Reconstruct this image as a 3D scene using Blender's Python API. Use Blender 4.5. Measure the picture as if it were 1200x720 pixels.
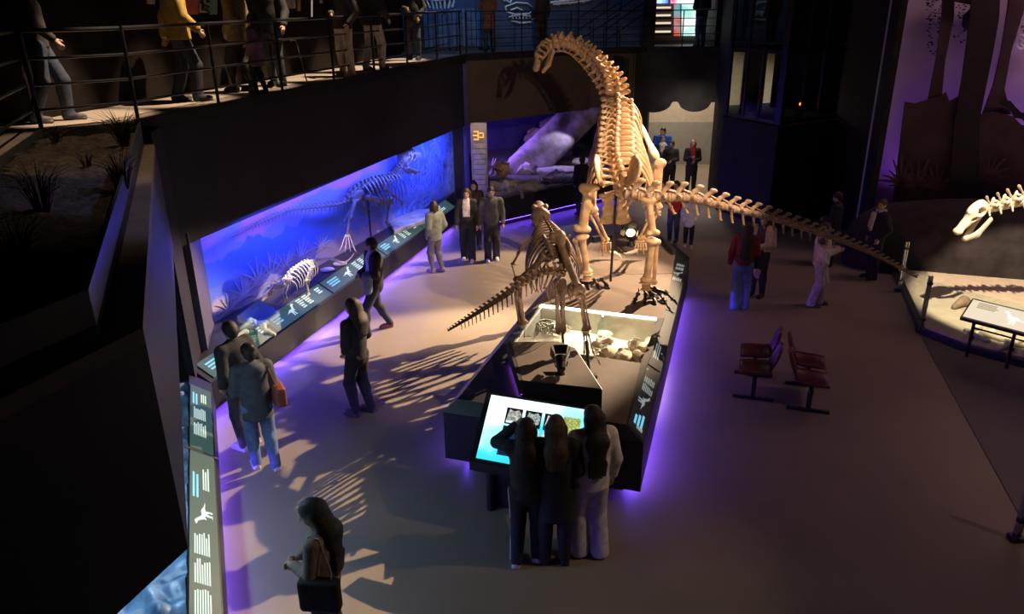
import bpy, math, random
import numpy as np
from mathutils import Matrix, Vector
for _o in list(bpy.data.objects):
    bpy.data.objects.remove(_o)
SC = bpy.context.scene
COL = SC.collection
random.seed(5)
# ------------------------------------------------------------------ camera
FPX, PITCH, ROLL, HC = 870.0, math.radians(21.0), math.radians(-0.72), 5.1
FWD = np.array([0, math.cos(PITCH), -math.sin(PITCH)])
_u0 = np.array([0, math.sin(PITCH), math.cos(PITCH)])
_r0 = np.array([1.0, 0, 0])
RGT = math.cos(ROLL) * _r0 + math.sin(ROLL) * _u0
UPV = math.cos(ROLL) * _u0 - math.sin(ROLL) * _r0
EYE = np.array([0, 0, HC])
cam_d = bpy.data.cameras.new('camera')
cam = bpy.data.objects.new('camera', cam_d)
COL.objects.link(cam)
cam_d.sensor_width = 36.0
cam_d.lens = FPX / 1200 * 36
cam_d.clip_start = 0.05
cam_d.clip_end = 200
m = Matrix.Identity(4)
for i in range(3):
    m[i][0], m[i][1], m[i][2], m[i][3] = RGT[i], UPV[i], -FWD[i], EYE[i]
cam.matrix_world = m
SC.camera = cam
# ------------------------------------------------------------------ world, exposure
w = bpy.data.worlds.new('world')
SC.world = w
w.use_nodes = True
w.node_tree.nodes['Background'].inputs[0].default_value = (0.30, 0.28, 0.45, 1)
w.node_tree.nodes['Background'].inputs[1].default_value = 0.006
SC.view_settings.view_transform = 'Standard'
SC.view_settings.look = 'None'
SC.view_settings.exposure = 0.0
SC.view_settings.gamma = 1.0
SC.view_settings.use_curve_mapping = False
# ------------------------------------------------------------------ hall lights (theatre spots on the dark ceiling grid, coves, added fills)
WARM = (1.0, 0.72, 0.46)
def spot(name, loc, aim, watt, deg, col=WARM, blend=0.35, rad=0.05):
    d = bpy.data.lights.new(name, 'SPOT')
    d.energy, d.spot_size, d.spot_blend, d.color, d.shadow_soft_size = watt, math.radians(deg), blend, col, rad
    o = bpy.data.objects.new(name, d)
    COL.objects.link(o)
    o.location = loc
    o.rotation_euler = (Vector(aim) - Vector(loc)).to_track_quat('-Z', 'Y').to_euler()
    return o
def area(name, loc, aim, watt, sx, sy, col, xdir=None):
    d = bpy.data.lights.new(name, 'AREA')
    d.shape, d.size, d.size_y, d.energy, d.color = 'RECTANGLE', sx, sy, watt, col
    o = bpy.data.objects.new(name, d)
    COL.objects.link(o)
    z = (Vector(loc) - Vector(aim)).normalized()
    x = Vector(xdir or (1, 0, 0))
    x = (x - z * x.dot(z)).normalized()
    y = z.cross(x)
    M = Matrix((x, y, z)).transposed().to_4x4()
    M.translation = loc
    o.matrix_world = M
    return o
spot('key_spot', (4.9, 6.3, 7.3), (0.5, 9.6, 1.7), 700, 24, blend=.6)
spot('rim_spot', (6.9, 17.2, 7.3), (-1.4, 9.7, 0.2), 21000, 31, blend=.35, rad=.03)
spot('front_floor_spot', (7.8, 5.4, 7.6), (-0.2, 6.0, 0.7), 520, 34, (1.0, 0.70, 0.50), blend=.8)
spot('planter_fill', (-2.6, 9.2, 9.2), (-4.3, 7.5, 3.9), 420, 30)  # added fill: brightens the soil as the ramp light would
spot('neck_spot', (2.3, -1.0, 6.7), (1.5, 14.0, 3.2), 2300, 25, blend=0.3)
spot('body_spot', (6.0, 7.2, 7.6), (2.0, 12.4, 2.3), 4700, 27, blend=.5)
spot('aisle_spot', (3.0, 17.5, 6.2), (-0.6, 14.6, 0.0), 3400, 40)
for _c in ((-5.35, 9.6), (-4.85, 11.2), (-4.4, 12.9), (-3.95, 14.6), (-3.4, 16.5), (-2.8, 18.6)):
    spot('ramp_spot', (_c[0] + 2.2, _c[1] + .2, 9.1), (_c[0], _c[1], 4.1), 2600, 19, (1.0, 0.74, 0.50), blend=.6)
spot('sand_spot', (7.2, 9.8, 6.4), (9.6, 12.5, 0.1), 4200, 36, (1.0, 0.78, 0.54), blend=.25)
spot('right_floor_fill', (8.2, 3.5, 8.0), (4.2, 9.6, 0.0), 240, 70, (1.0, 0.68, 0.48), blend=1.0)  # added warm fill for the right floor, no known fixture
spot('ledge_fill', (-0.8, 8.5, 9.3), (-3.1, 6.0, 3.8), 170, 34, blend=.7)  # second added fill, brightens the planter ledge
spot('blue_wash_fill', (2.5, 7.5, 8.6), (-2.75, 5.9, 3.2), 700, 24, (.30, .38, 1.0), blend=.6)  # added blue fill in place of the mural's spill on the planter side
BLUE = (0.07, 0.11, 1.0)
SC.cycles.transparent_max_bounces = 24
area('mural_light', (-2.62, 15.0, 2.32), (-3.9, 15.4, 1.0), 170, 9.0, 0.12, BLUE, (0.295, 0.955, 0))
# ------------------------------------------------------------------ surveying: a photo pixel on the plane z, or at forward depth y
def _ray(x, y):
    return FWD * FPX + RGT * (x - 600) - UPV * (y - 360)
def G(x, y, z=0.0):
    d = _ray(x, y)
    return EYE + d * ((z - HC) / d[2])
def D(x, y, Y):
    d = _ray(x, y)
    return EYE + d * (Y / d[1])
def onplane(x, y, P, Q):
    P = np.array(P[:2], float); Q = np.array(Q[:2], float)
    n = np.array([-(Q - P)[1], (Q - P)[0]])
    d = _ray(x, y)
    return EYE + d * (((P - EYE[:2]) @ n) / (d[:2] @ n))
# ------------------------------------------------------------------ materials
MATS = {}
def _mat(name):
    mt = bpy.data.materials.new(name)
    mt.use_nodes = True
    nt = mt.node_tree
    return mt, nt, nt.nodes['Principled BSDF'], nt.nodes, nt.links
def mat(name, col, rough=0.6, metal=0.0, vary=0.15, scale=6.0, bump=0.0, col2=None, spec=0.5, detail=5.0, bscale=None, trans=0.0):
    if name in MATS: return MATS[name]
    mt, nt, b, N, L = _mat(name)
    b.inputs['Roughness'].default_value = rough
    b.inputs['Metallic'].default_value = metal
    b.inputs['Specular IOR Level'].default_value = spec
    if trans: b.inputs['Transmission Weight'].default_value = trans
    tc = N.new('ShaderNodeTexCoord')
    nz = N.new('ShaderNodeTexNoise')
    nz.inputs['Scale'].default_value = scale
    nz.inputs['Detail'].default_value = detail
    L.new(tc.outputs['Object'], nz.inputs['Vector'])
    r = N.new('ShaderNodeValToRGB')
    c = np.array(col)
    a = c * (1 - vary)
    z = np.clip(c * (1 + vary), 0, 1) if col2 is None else np.array(col2)
    r.color_ramp.elements[0].color = (*a, 1)
    r.color_ramp.elements[1].color = (*z, 1)
    r.color_ramp.elements[0].position = 0.35
    r.color_ramp.elements[1].position = 0.65
    L.new(nz.outputs['Fac'], r.inputs['Fac'])
    L.new(r.outputs['Color'], b.inputs['Base Color'])
    if bump:
        n2 = N.new('ShaderNodeTexNoise')
        n2.inputs['Scale'].default_value = bscale or scale * 4
        n2.inputs['Detail'].default_value = 4
        L.new(tc.outputs['Object'], n2.inputs['Vector'])
        bp = N.new('ShaderNodeBump')
        bp.inputs['Strength'].default_value = bump
        bp.inputs['Distance'].default_value = 0.02
        L.new(n2.outputs['Fac'], bp.inputs['Height'])
        L.new(bp.outputs['Normal'], b.inputs['Normal'])
    MATS[name] = mt
    return mt
def emis(name, col, power):
    if name in MATS: return MATS[name]
    mt, nt, b, N, L = _mat(name)
    b.inputs['Base Color'].default_value = (*[c * .3 for c in col], 1)
    b.inputs['Emission Color'].default_value = (*col, 1)
    b.inputs['Emission Strength'].default_value = power
    MATS[name] = mt
    return mt
def glass(name, tint=(0.9, 0.97, 0.95), alpha=0.18, rough=0.03):
    if name in MATS: return MATS[name]
    mt, nt, b, N, L = _mat(name)
    N.remove(b)
    tr = N.new('ShaderNodeBsdfTransparent'); tr.inputs[0].default_value = (*tint, 1)
    gl = N.new('ShaderNodeBsdfGlossy'); gl.inputs['Roughness'].default_value = rough
    gl.inputs['Color'].default_value = (0.8, 0.85, 0.9, 1)
    mx = N.new('ShaderNodeMixShader')
    fr = N.new('ShaderNodeLayerWeight'); fr.inputs[0].default_value = .12
    mu = N.new('ShaderNodeMath'); mu.operation = 'MULTIPLY'; mu.operation = 'MULTIPLY_ADD'; mu.inputs[1].default_value = .5; mu.inputs[2].default_value = alpha * .2
    L.new(fr.outputs[1], mu.inputs[0]); L.new(mu.outputs[0], mx.inputs['Fac'])
    L.new(tr.outputs[0], mx.inputs[1]); L.new(gl.outputs[0], mx.inputs[2])
    L.new(mx.outputs[0], N['Material Output'].inputs['Surface'])
    MATS[name] = mt
    return mt
# ------------------------------------------------------------------ mesh helpers
WL = {}
def meshdata(name, V, F, smooth=False):
    V = np.asarray(V, dtype=np.float32).reshape(-1, 3)
    me = bpy.data.meshes.new(name)
    if isinstance(F, np.ndarray):
        n = len(F)
        me.vertices.add(len(V)); me.vertices.foreach_set('co', V.ravel())
        me.loops.add(n * 4); me.polygons.add(n)
        me.polygons.foreach_set('loop_start', np.arange(0, n * 4, 4, dtype=np.int32))
        me.loops.foreach_set('vertex_index', F.astype(np.int32).ravel())
        me.update(calc_edges=True)
    else:
        me.from_pydata(V.tolist(), [], F)
        me.update()
    if smooth:
        me.polygons.foreach_set('use_smooth', np.ones(len(me.polygons), dtype=bool))
    return me
def link(name, me, mt=None, parent=None):
    if mt is not None and not me.materials: me.materials.append(mt)
    o = bpy.data.objects.new(name, me)
    COL.objects.link(o)
    if parent is not None: o.parent = parent
    return o
def tag(o, label=None, cat=None, group=None, kind=None):
    if label: o['label'] = label
    if cat: o['category'] = cat
    if group: o['group'] = group
    if kind: o['kind'] = kind
    return o
def thing(name, label, cat, loc=(0, 0, 0), rz=0.0, group=None):
    o = bpy.data.objects.new(name, None)
    o.empty_display_size = 0.1
    COL.objects.link(o)
    o.location = loc
    o.rotation_euler = (0, 0, rz)
    WL[o] = np.array(loc, float)
    return tag(o, label, cat, group)
def kids(o): return list(o.children)
def copy_tree(o, parent=None):
    c = o.copy(); COL.objects.link(c); c.parent = parent
    for ch in kids(o): copy_tree(ch, c)
    return c
def dup(o, loc, rz, label, group=None):
    c = copy_tree(o)
    c.location = loc; c.rotation_euler = (0, 0, rz); c['label'] = label
    WL[c] = np.array(loc, float)
    if group: c['group'] = group
    return c
class MB:
    """collects simple solids in world coordinates; build() makes ONE mesh object"""
    def __init__(self): self.v, self.f = [], []
    def add(self, V, F):
        k = len(self.v)
        self.v += [tuple(map(float, p)) for p in V]
        self.f += [[i + k for i in f] for f in F]
        return self
    def box(self, c, s, rz=0.0, R=None):
        hx, hy, hz = s[0] / 2, s[1] / 2, s[2] / 2
        P = np.array([(x, y, z) for x in (-hx, hx) for y in (-hy, hy) for z in (-hz, hz)])
        if R is None:
            ca, sa = math.cos(rz), math.sin(rz)
            R = np.array([[ca, -sa, 0], [sa, ca, 0], [0, 0, 1]])
        P = P @ np.asarray(R).T + np.array(c, float)
        return self.add(P, [[0, 1, 3, 2], [4, 6, 7, 5], [0, 4, 5, 1], [2, 3, 7, 6], [0, 2, 6, 4], [1, 5, 7, 3]])
    def prism(self, poly, z0, z1):
        n = len(poly)
        z0 = z0 if hasattr(z0, '__len__') else [z0] * n
        z1 = z1 if hasattr(z1, '__len__') else [z1] * n
        a = sum(poly[i][0] * poly[(i + 1) % n][1] - poly[(i + 1) % n][0] * poly[i][1] for i in range(n))
        I = list(range(n)) if a > 0 else list(range(n))[::-1]
        V = [(poly[i][0], poly[i][1], z0[i]) for i in I] + [(poly[i][0], poly[i][1], z1[i]) for i in I]
        F = [list(range(n))[::-1], list(range(n, 2 * n))] + [[i, (i + 1) % n, n + (i + 1) % n, n + i] for i in range(n)]
        return self.add(V, F)
    def loft(self, A, B):
        """solid between two equal point rings"""
        n = len(A)
        return self.add(list(A) + list(B), [list(range(n))[::-1], list(range(n, 2 * n))] + [[i, (i + 1) % n, n + (i + 1) % n, n + i] for i in range(n)])
    def wallseg(self, p, q, z0, z1, th):
        """upright wall from p to q, thickness th to the left of p->q"""
        p = np.array(p[:2], float); q = np.array(q[:2], float)
        d = (q - p) / np.linalg.norm(q - p); nrm = np.array([-d[1], d[0]]) * th
        z0 = z0 if hasattr(z0, '__len__') else (z0, z0)
        z1 = z1 if hasattr(z1, '__len__') else (z1, z1)
        return self.prism([p, q, q + nrm, p + nrm], [z0[0], z0[1], z0[1], z0[0]], [z1[0], z1[1], z1[1], z1[0]])
    def plate(self, pts, th):
        """flat polygon given in space, thickened th along its normal"""
        P = np.array(pts, float)
        n = np.cross(P[1] - P[0], P[2] - P[0]); n /= np.linalg.norm(n)
        return self.loft(P, P + n * th)
    def tube(self, pts, r, n=8, close=True):
        P = np.array(pts, float)
        m_ = len(P)
        r = r if hasattr(r, '__len__') else [r] * m_
        T = np.gradient(P, axis=0); T /= np.linalg.norm(T, axis=1)[:, None] + 1e-12
        ref = np.array([0, 0, 1.0]) if abs(T[0][2]) < 0.9 else np.array([1.0, 0, 0])
        V = []
        u = np.cross(T[0], ref); u /= np.linalg.norm(u)
        for i in range(m_):
            u = u - T[i] * (u @ T[i]); u /= np.linalg.norm(u)
            v = np.cross(T[i], u)
            for k in range(n):
                a = 2 * math.pi * k / n
                V.append(P[i] + (u * math.cos(a) + v * math.sin(a)) * r[i])
        F = [[i * n + k, i * n + (k + 1) % n, (i + 1) * n + (k + 1) % n, (i + 1) * n + k] for i in range(m_ - 1) for k in range(n)]
        if close: F += [list(range(n))[::-1], [(m_ - 1) * n + k for k in range(n)]]
        return self.add(V, F)
    def ball(self, c, r, n=10, sq=(1, 1, 1)):
        V = [(c[0], c[1], c[2] - r * sq[2])]
        for i in range(1, n // 2):
            a = -math.pi / 2 + math.pi * i / (n // 2)
            for k in range(n):
                b = 2 * math.pi * k / n
                V.append((c[0] + r * sq[0] * math.cos(a) * math.cos(b), c[1] + r * sq[1] * math.cos(a) * math.sin(b), c[2] + r * sq[2] * math.sin(a)))
        V.append((c[0], c[1], c[2] + r * sq[2]))
        R = n // 2 - 1; F = []
        for k in range(n):
            F.append([0, 1 + (k + 1) % n, 1 + k])
            for i in range(R - 1):
                F.append([1 + i * n + k, 1 + i * n + (k + 1) % n, 1 + (i + 1) * n + (k + 1) % n, 1 + (i + 1) * n + k])
            F.append([1 + (R - 1) * n + k, 1 + (R - 1) * n + (k + 1) % n, len(V) - 1])
        return self.add(V, F)
    def build(self, name, mt, parent=None, smooth=False, raw=False):
        V = np.array(self.v)
        off = np.zeros(3)
        if parent is not None and not raw:
            q = parent
            while q is not None and q not in WL: q = q.parent
            if q is not None: off = WL[q]
        o = link(name, meshdata(name, V - off, self.f, smooth), mt, parent)
        return o
def struct(o):
    o['kind'] = 'structure'
    return o
def bevel(o, wd, seg=2):
    md = o.modifiers.new('bevel', 'BEVEL'); md.width = wd; md.segments = seg; md.limit_method = 'ANGLE'
    return o
# ------------------------------------------------------------------ signed-distance solids turned into smooth meshes
def C_(a, b, ra, rb=None, k=.02, s=None, sub=0): return ('c', np.array(a, float), np.array(b, float), ra, ra if rb is None else rb, k, s, sub)
def E_(c, r, R=None, k=.02, sub=0): return ('e', np.array(c, float), np.array(r, float) if hasattr(r, '__len__') else np.array([r] * 3, float), R, k, sub)
def B_(c, hh, R=None, rd=.01, k=.0, sub=0): return ('b', np.array(c, float), np.array(hh, float), R, rd, k, sub)
def smesh(prims, h):
    los, his, bb = [], [], []
    for p in prims:
        if p[0] == 'c':
            s = np.array(p[6]) if p[6] is not None else np.ones(3)
            rr = max(p[3], p[4]) * s
            lo = np.minimum(p[1], p[2]) - rr; hi = np.maximum(p[1], p[2]) + rr
        else:
            rad = p[2] if p[3] is None else np.full(3, np.linalg.norm(p[2]))
            if p[0] == 'e' and p[3] is not None: rad = np.full(3, p[2].max())
            lo, hi = p[1] - rad, p[1] + rad
        pad = (p[5] if p[0] != 'e' else p[4]) + 2.5 * h
        bb.append((lo - pad, hi + pad))
        if not p[-1]: los.append(lo); his.append(hi)
    lo = np.min(los, 0) - 2.2 * h; hi = np.max(his, 0) + 2.2 * h
    n = np.maximum(np.ceil((hi - lo) / h).astype(int) + 1, 3)
    A = np.full(n, 1.0, np.float32)
    ax = [(lo[i] + h * np.arange(n[i])).astype(np.float32) for i in range(3)]
    for p, (l, u) in zip(prims, bb):
        i0 = np.maximum(np.floor((l - lo) / h).astype(int), 0)
        i1 = np.minimum(np.ceil((u - lo) / h).astype(int) + 1, n)
        if (i1 <= i0).any(): continue
        sl = tuple(slice(i0[i], i1[i]) for i in range(3))
        x = ax[0][sl[0]][:, None, None]; y = ax[1][sl[1]][None, :, None]; z = ax[2][sl[2]][None, None, :]
        if p[0] == 'c':
            _, a, b, ra, rb, k, s, sub = p
            s = (1, 1, 1) if s is None else s
            px, py, pz = (x - a[0]) / s[0], (y - a[1]) / s[1], (z - a[2]) / s[2]
            d = (b - a) / np.array(s); dd = max(float(d @ d), 1e-12)
            t = np.clip((px * d[0] + py * d[1] + pz * d[2]) / dd, 0, 1)
            q = np.sqrt((px - t * d[0]) ** 2 + (py - t * d[1]) ** 2 + (pz - t * d[2]) ** 2) - (ra + (rb - ra) * t)
            q = q * min(s)
        else:
            _, c, r, R = p[:4]
            X, Y, Z = x - c[0], y - c[1], z - c[2]
            if R is not None:
                X, Y, Z = (X * R[0][0] + Y * R[1][0] + Z * R[2][0], X * R[0][1] + Y * R[1][1] + Z * R[2][1], X * R[0][2] + Y * R[1][2] + Z * R[2][2])
            if p[0] == 'e':
                k, sub = p[4], p[5]
                k0 = np.sqrt((X / r[0]) ** 2 + (Y / r[1]) ** 2 + (Z / r[2]) ** 2)
                k1 = np.sqrt((X / r[0] ** 2) ** 2 + (Y / r[1] ** 2) ** 2 + (Z / r[2] ** 2) ** 2) + 1e-6
                q = k0 * (k0 - 1) / k1
            else:
                rd, k, sub = p[4], p[5], p[6]
                qx, qy, qz = np.abs(X) - r[0] + rd, np.abs(Y) - r[1] + rd, np.abs(Z) - r[2] + rd
                q = np.sqrt(np.maximum(qx, 0) ** 2 + np.maximum(qy, 0) ** 2 + np.maximum(qz, 0) ** 2) + np.minimum(np.maximum(qx, np.maximum(qy, qz)), 0) - rd
        o = A[sl]
        if sub:
            q = -q
            if k > 0:
                hh = np.maximum(k - np.abs(o - q), 0) / k
                A[sl] = np.maximum(o, q) + hh * hh * k * .25
            else: A[sl] = np.maximum(o, q)
        elif k > 0:
            hh = np.maximum(k - np.abs(o - q), 0) / k
            A[sl] = np.minimum(o, q) - hh * hh * k * .25
        else: A[sl] = np.minimum(o, q)
    return snets(A, lo, h)
def snets(A, lo, h):
    S = A < 0
    nx, ny, nz = A.shape
    cnt = np.zeros((nx - 1, ny - 1, nz - 1), np.uint8)
    for i in (0, 1):
        for j in (0, 1):
            for k in (0, 1): cnt += S[i:nx - 1 + i, j:ny - 1 + j, k:nz - 1 + k]
    I = np.argwhere((cnt > 0) & (cnt < 8))
    idx = np.full(cnt.shape, -1, np.int32)
    idx[I[:, 0], I[:, 1], I[:, 2]] = np.arange(len(I))
    acc = np.zeros((len(I), 3)); num = np.zeros(len(I))
    cs = [(i, j, k) for i in (0, 1) for j in (0, 1) for k in (0, 1)]
    val = {c: A[I[:, 0] + c[0], I[:, 1] + c[1], I[:, 2] + c[2]] for c in cs}
    for c in cs:
        for x in range(3):
            if c[x]: continue
            e = list(c); e[x] = 1; e = tuple(e)
            a, b = val[c], val[e]
            mk_ = (a < 0) != (b < 0)
            t = np.where(mk_, a / np.where(mk_, a - b, 1), 0)
            P = np.tile(np.array(c, float), (len(I), 1)); P[:, x] = t
            acc += P * mk_[:, None]; num += mk_
    V = lo + h * (I + acc / num[:, None])
    Fs = []
    for x in range(3):
        s0 = [slice(1, -1)] * 3; s0[x] = slice(0, -1)
        s1 = list(s0); s1[x] = slice(1, None)
        a, b = S[tuple(s0)], S[tuple(s1)]
        off = np.array([1, 1, 1]); off[x] = 0
        for flip, M in ((0, a & ~b), (1, ~a & b)):
            J = np.argwhere(M) + off
            if not len(J): continue
            y, z = (x + 1) % 3, (x + 2) % 3
            def at(dy, dz):
                K = J.copy(); K[:, y] += dy; K[:, z] += dz
                return idx[K[:, 0], K[:, 1], K[:, 2]]
            q = np.stack([at(-1, -1), at(0, -1), at(0, 0), at(-1, 0)], 1)
            Fs.append(q[:, ::-1] if flip else q)
    F = np.concatenate(Fs)
    return V, F[(F >= 0).all(1)]
def solid(name, prims, h, mt, parent=None):
    V, F = smesh(prims, h)
    return link(name, meshdata(name, V, F, True), mt, parent)
# ------------------------------------------------------------------ palette
BLACK = mat('black_paint', (0.018, 0.017, 0.020), 0.6, vary=0.25, scale=2.5, bump=0.05, spec=.2)
BROWNWALL = mat('dark_brown_paint', (0.095, 0.070, 0.056), 0.75, vary=0.12, scale=1.5, bump=0.06, bscale=60)
NAVY = mat('dark_navy_paint', (0.026, 0.023, 0.036), 0.65, vary=0.15, scale=2, bump=0.05, bscale=50, spec=.2)
CONC = mat('polished_concrete', (0.245, 0.200, 0.150), 0.46, vary=0.0, scale=0.55, col2=(0.31, 0.255, 0.19), bump=0.03, bscale=7, detail=9)
RAMPFLOOR = mat('ramp_concrete', (0.36, 0.30, 0.25), 0.7, vary=0.1, scale=1.6, bump=0.05, bscale=30)
STEEL = mat('dark_steel', (0.045, 0.045, 0.048), 0.35, metal=0.7, vary=0.1, scale=8)
CHROME = mat('brushed_steel', (0.55, 0.55, 0.56), 0.25, metal=1.0, vary=0.06, scale=10)
PLINTH = mat('plinth_black', (0.016, 0.016, 0.019), 0.42, vary=0.2, scale=3, bump=0.03, bscale=90)
DECK = mat('plinth_brown', (0.105, 0.078, 0.063), 0.5, vary=0.12, scale=3, bump=0.04, bscale=80)
SAND = mat('pale_sand', (0.62, 0.53, 0.40), 0.95, vary=0.10, scale=7, bump=0.5, bscale=40)
SOIL = mat('dry_soil', (0.060, 0.042, 0.032), 0.98, vary=0.45, scale=14, bump=1.0, bscale=26)
PURPLE = emis('purple_led', (0.16, 0.075, 1.0), 58.0)
PURPLEF = emis('purple_led_far', (0.13, 0.05, 1.0), 22.0)
PURPLEB = emis('purple_led_bright', (0.17, 0.075, 1.0), 82.0)
MAGENTA = emis('violet_led_line', (0.45, 0.12, 1.0), 5.0)
WHITELED = emis('white_led', (1.0, 0.94, 0.78), 14.0)
PANEL = emis('backlit_panel', (0.05, 0.105, 0.09), 0.75)
PANELDIM = emis('unlit_panel', (0.010, 0.013, 0.014), 0.5)
INK = emis('backlit_lettering', (0.62, 0.80, 0.74), 0.85)
INKB = emis('backlit_blue_lettering', (0.20, 0.62, 0.85), 0.9)
GLASS = glass('clear_glass')
def zb(Y): return 4.04 + 0.0264 * (min(max(Y, 5.0), 20.4) - 9.36)
K = np.array([-1.13, 20.4])
# ------------------------------------------------------------------ shell
struct(MB().prism([(-14, -4), (24, -4), (24, 42), (-14, 42)], -0.3, 0.0).build('floor', CONC))
struct(MB().prism([(-14, -4), (24, -4), (24, 42), (-14, 42)], 9.6, 9.8).build('ceiling', BLACK))
struct(MB().wallseg((-14, 42), (-14, -4), 0, 9.6, -0.2).build('wall_left', BLACK))
struct(MB().wallseg((24, -4), (24, 42), 0, 9.6, -0.2).build('wall_right', BLACK))
struct(MB().wallseg((24, 42), (-14, 42), 0, 9.6, -0.2).build('wall_far', BLACK))
struct(MB().wallseg((-14, -4), (24, -4), 0, 9.6, -0.2).build('wall_near', BLACK))
# beams under the ramp: left over the blue diorama, back over the rock diorama
struct(MB().wallseg((-4.42, 9.60), K, (2.34, 2.55), (zb(9.2) - .12, zb(20.4) - .12), 0.2).build('wall_left_beam', NAVY))
bb = MB().wallseg(K, (2.5, 23.75), 2.55, 4.2, 0.2).wallseg((2.5, 23.75), (4.25, 24.45), 2.6, 4.2, 0.2)
struct(bb.build('wall_back_beam', BROWNWALL))
RB = [(-5.75, 9.7), (-2.85, 20.8)]
edge = [(-2.75, 3.0), (-4.5, 6.6), (-5.39, 8.62), (-4.50, 9.28), (-1.13, 20.4), (-2.85, 20.8), (-5.75, 9.7), (-7.4, 3.4), (-6.6, 0.4)]
e_in = edge
struct(MB().prism(e_in, [zb(p[1]) - .12 for p in e_in], [zb(p[1]) for p in e_in]).build('floor_ramp', RAMPFLOOR))
up = [(-1.13, 20.4), (2.55, 23.7), (4.3, 24.4), (6.4, 23.6), (9.5, 24), (9.5, 40), (-9, 40), (-9, 21.2), (-2.85, 20.8)]
struct(MB().prism(up, 4.18, 4.33).build('floor_gallery', mat('gallery_floor', (0.05, 0.045, 0.045), 0.5, vary=.1)))
# slab edge trim under the railing
tr = MB()
for p, q in (((-4.56, 9.24), K), (K, (2.55, 23.7)), ((2.55, 23.7), (4.3, 24.4)), ((4.3, 24.4), (6.4, 23.6))):
    za, zc = zb(p[1]), zb(q[1])
    tr.wallseg(p, q, (za - .16, zc - .16), (za + .02, zc + .02), -0.07)
struct(tr.build('trim_1', BLACK))
# dark wall behind the ramp
struct(MB().wallseg((-8.1, 0.5), (-5.75, 9.7), 3.8, 9.6, 0.2).build('wall_ramp_near', mat('ramp_wall_paint', (0.016, 0.012, 0.010), .85, vary=.15, spec=.08)))
struct(MB().wallseg((-5.75, 9.7), (-2.85, 20.8), 3.8, 9.6, 0.2).build('wall_ramp', MATS['ramp_wall_paint']))
struct(MB().wallseg((-4.26, 8.98), (-4.42, 9.62), 0, 3.92, 0.1).build('wall_left_end', NAVY))
struct(MB().prism([(6.95, 11.55), (5.46, 6.55), (4.6, 3.0), (16, 3.0), (16, 8.2), (9.4, 8.6), (7.3, 10.9)], 0, .012).build('floor_shadow_sheet', mat('floor_shadow_tone', (.12, .10, .088), .5, vary=.08, scale=1)))  # thin dark sheet in place of the kerb's shadow on the floor
# mural wall of the left diorama
ML, MR = np.array([-4.66, 10.75]), np.array([-1.54, 20.3])
LM = float(np.linalg.norm(MR - ML)); MD = (MR - ML) / LM; MN = np.array([MD[1], -MD[0]])
def mural_mat():
    mt, nt, b, N, L = _mat('mural_print')
    b.inputs['Roughness'].default_value = 0.8
    tc = N.new('ShaderNodeTexCoord'); sx = N.new('ShaderNodeSeparateXYZ'); L.new(tc.outputs['Generated'], sx.inputs[0])
    def math_(op, a, bv, cl=False):
        n = N.new('ShaderNodeMath'); n.operation = op; n.use_clamp = cl
        for i, v in enumerate((a, bv)):
            if v is None: continue
            if hasattr(v, 'default_value'): L.new(v, n.inputs[i])
            else: n.inputs[i].default_value = v
        return n.outputs[0]
    def noise(sc, det, st=(1, 1, 1)):
        mp = N.new('ShaderNodeMapping'); mp.inputs['Scale'].default_value = st
        L.new(tc.outputs['Generated'], mp.inputs[0])
        n = N.new('ShaderNodeTexNoise'); n.inputs['Scale'].default_value = sc; n.inputs['Detail'].default_value = det
        L.new(mp.outputs[0], n.inputs['Vector']); return n.outputs['Fac']
    def mix(f, a, c):
        n = N.new('ShaderNodeMix'); n.data_type = 'RGBA'
        L.new(f, n.inputs[0])
        for i, v in ((6, a), (7, c)):
            if hasattr(v, 'default_value'): L.new(v, n.inputs[i])
            else: n.inputs[i].default_value = (*v, 1)
        return n.outputs[2]
    u, v = sx.outputs['X'], sx.outputs['Z']
    def step(e, wd):                     # smooth threshold of a value
        return math_('MULTIPLY', e, 1 / wd, True)
    sky = mix(step(math_('SUBTRACT', noise(2.2, 4, (2.2, 1, 1.4)), 0.50), .10), (0.26, 0.30, 0.95), (0.85, 0.30, 0.85))
    # mountain ridges, far then near, printed in blue
    h1 = math_('ADD', math_('MULTIPLY', noise(5.0, 6, (2.6, 0, 0)), .55), .30)
    c1 = mix(step(math_('SUBTRACT', h1, v), .02), sky, (0.10, 0.22, 0.85))
    h2 = math_('ADD', math_('MULTIPLY', noise(9.0, 6, (2.4, 0, 0)), .40), .16)
    c2 = mix(step(math_('SUBTRACT', h2, v), .03), c1, (0.16, 0.26, 0.75))
    h3 = math_('ADD', math_('MULTIPLY', noise(16., 7, (2.4, 0, .4)), .40), .06)
    c3 = mix(step(math_('SUBTRACT', h3, v), .08), c2, (0.50, 0.42, 0.50))
    # blue forest to the right
    trees = math_('MULTIPLY', math_('SUBTRACT', noise(26., 5, (3.0, 1, .25)), .48), 9., True)
    forest = mix(trees, (0.10, 0.20, 0.85), (0.22, 0.40, 1.0))
    edge_ = math_('ADD', u, math_('MULTIPLY', noise(6., 3), .14))
    c4 = mix(step(math_('SUBTRACT', edge_, .62), .12), c3, forest)
    L.new(c4, b.inputs['Base Color'])
    return mt
mw = MB().box((LM / 2, 0.05, 1.62), (LM, 0.1, 1.84)).build('wall_mural', mural_mat())
mw.location = (ML[0], ML[1], 0); mw.rotation_euler = (0, 0, math.atan2(MD[1], MD[0]))
struct(mw)
struct(MB().wallseg((-4.36, 9.72), ML + MD * .02, 0.0, 2.5, 0.12).build('wall_jamb', mat('jamb_paint', (0.10, 0.085, 0.13), .6, vary=.1)))
struct(MB().wallseg(MR, (-1.20, 20.35), 0.0, 2.7, -0.05).build('wall_diorama_end', BLACK))
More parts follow.
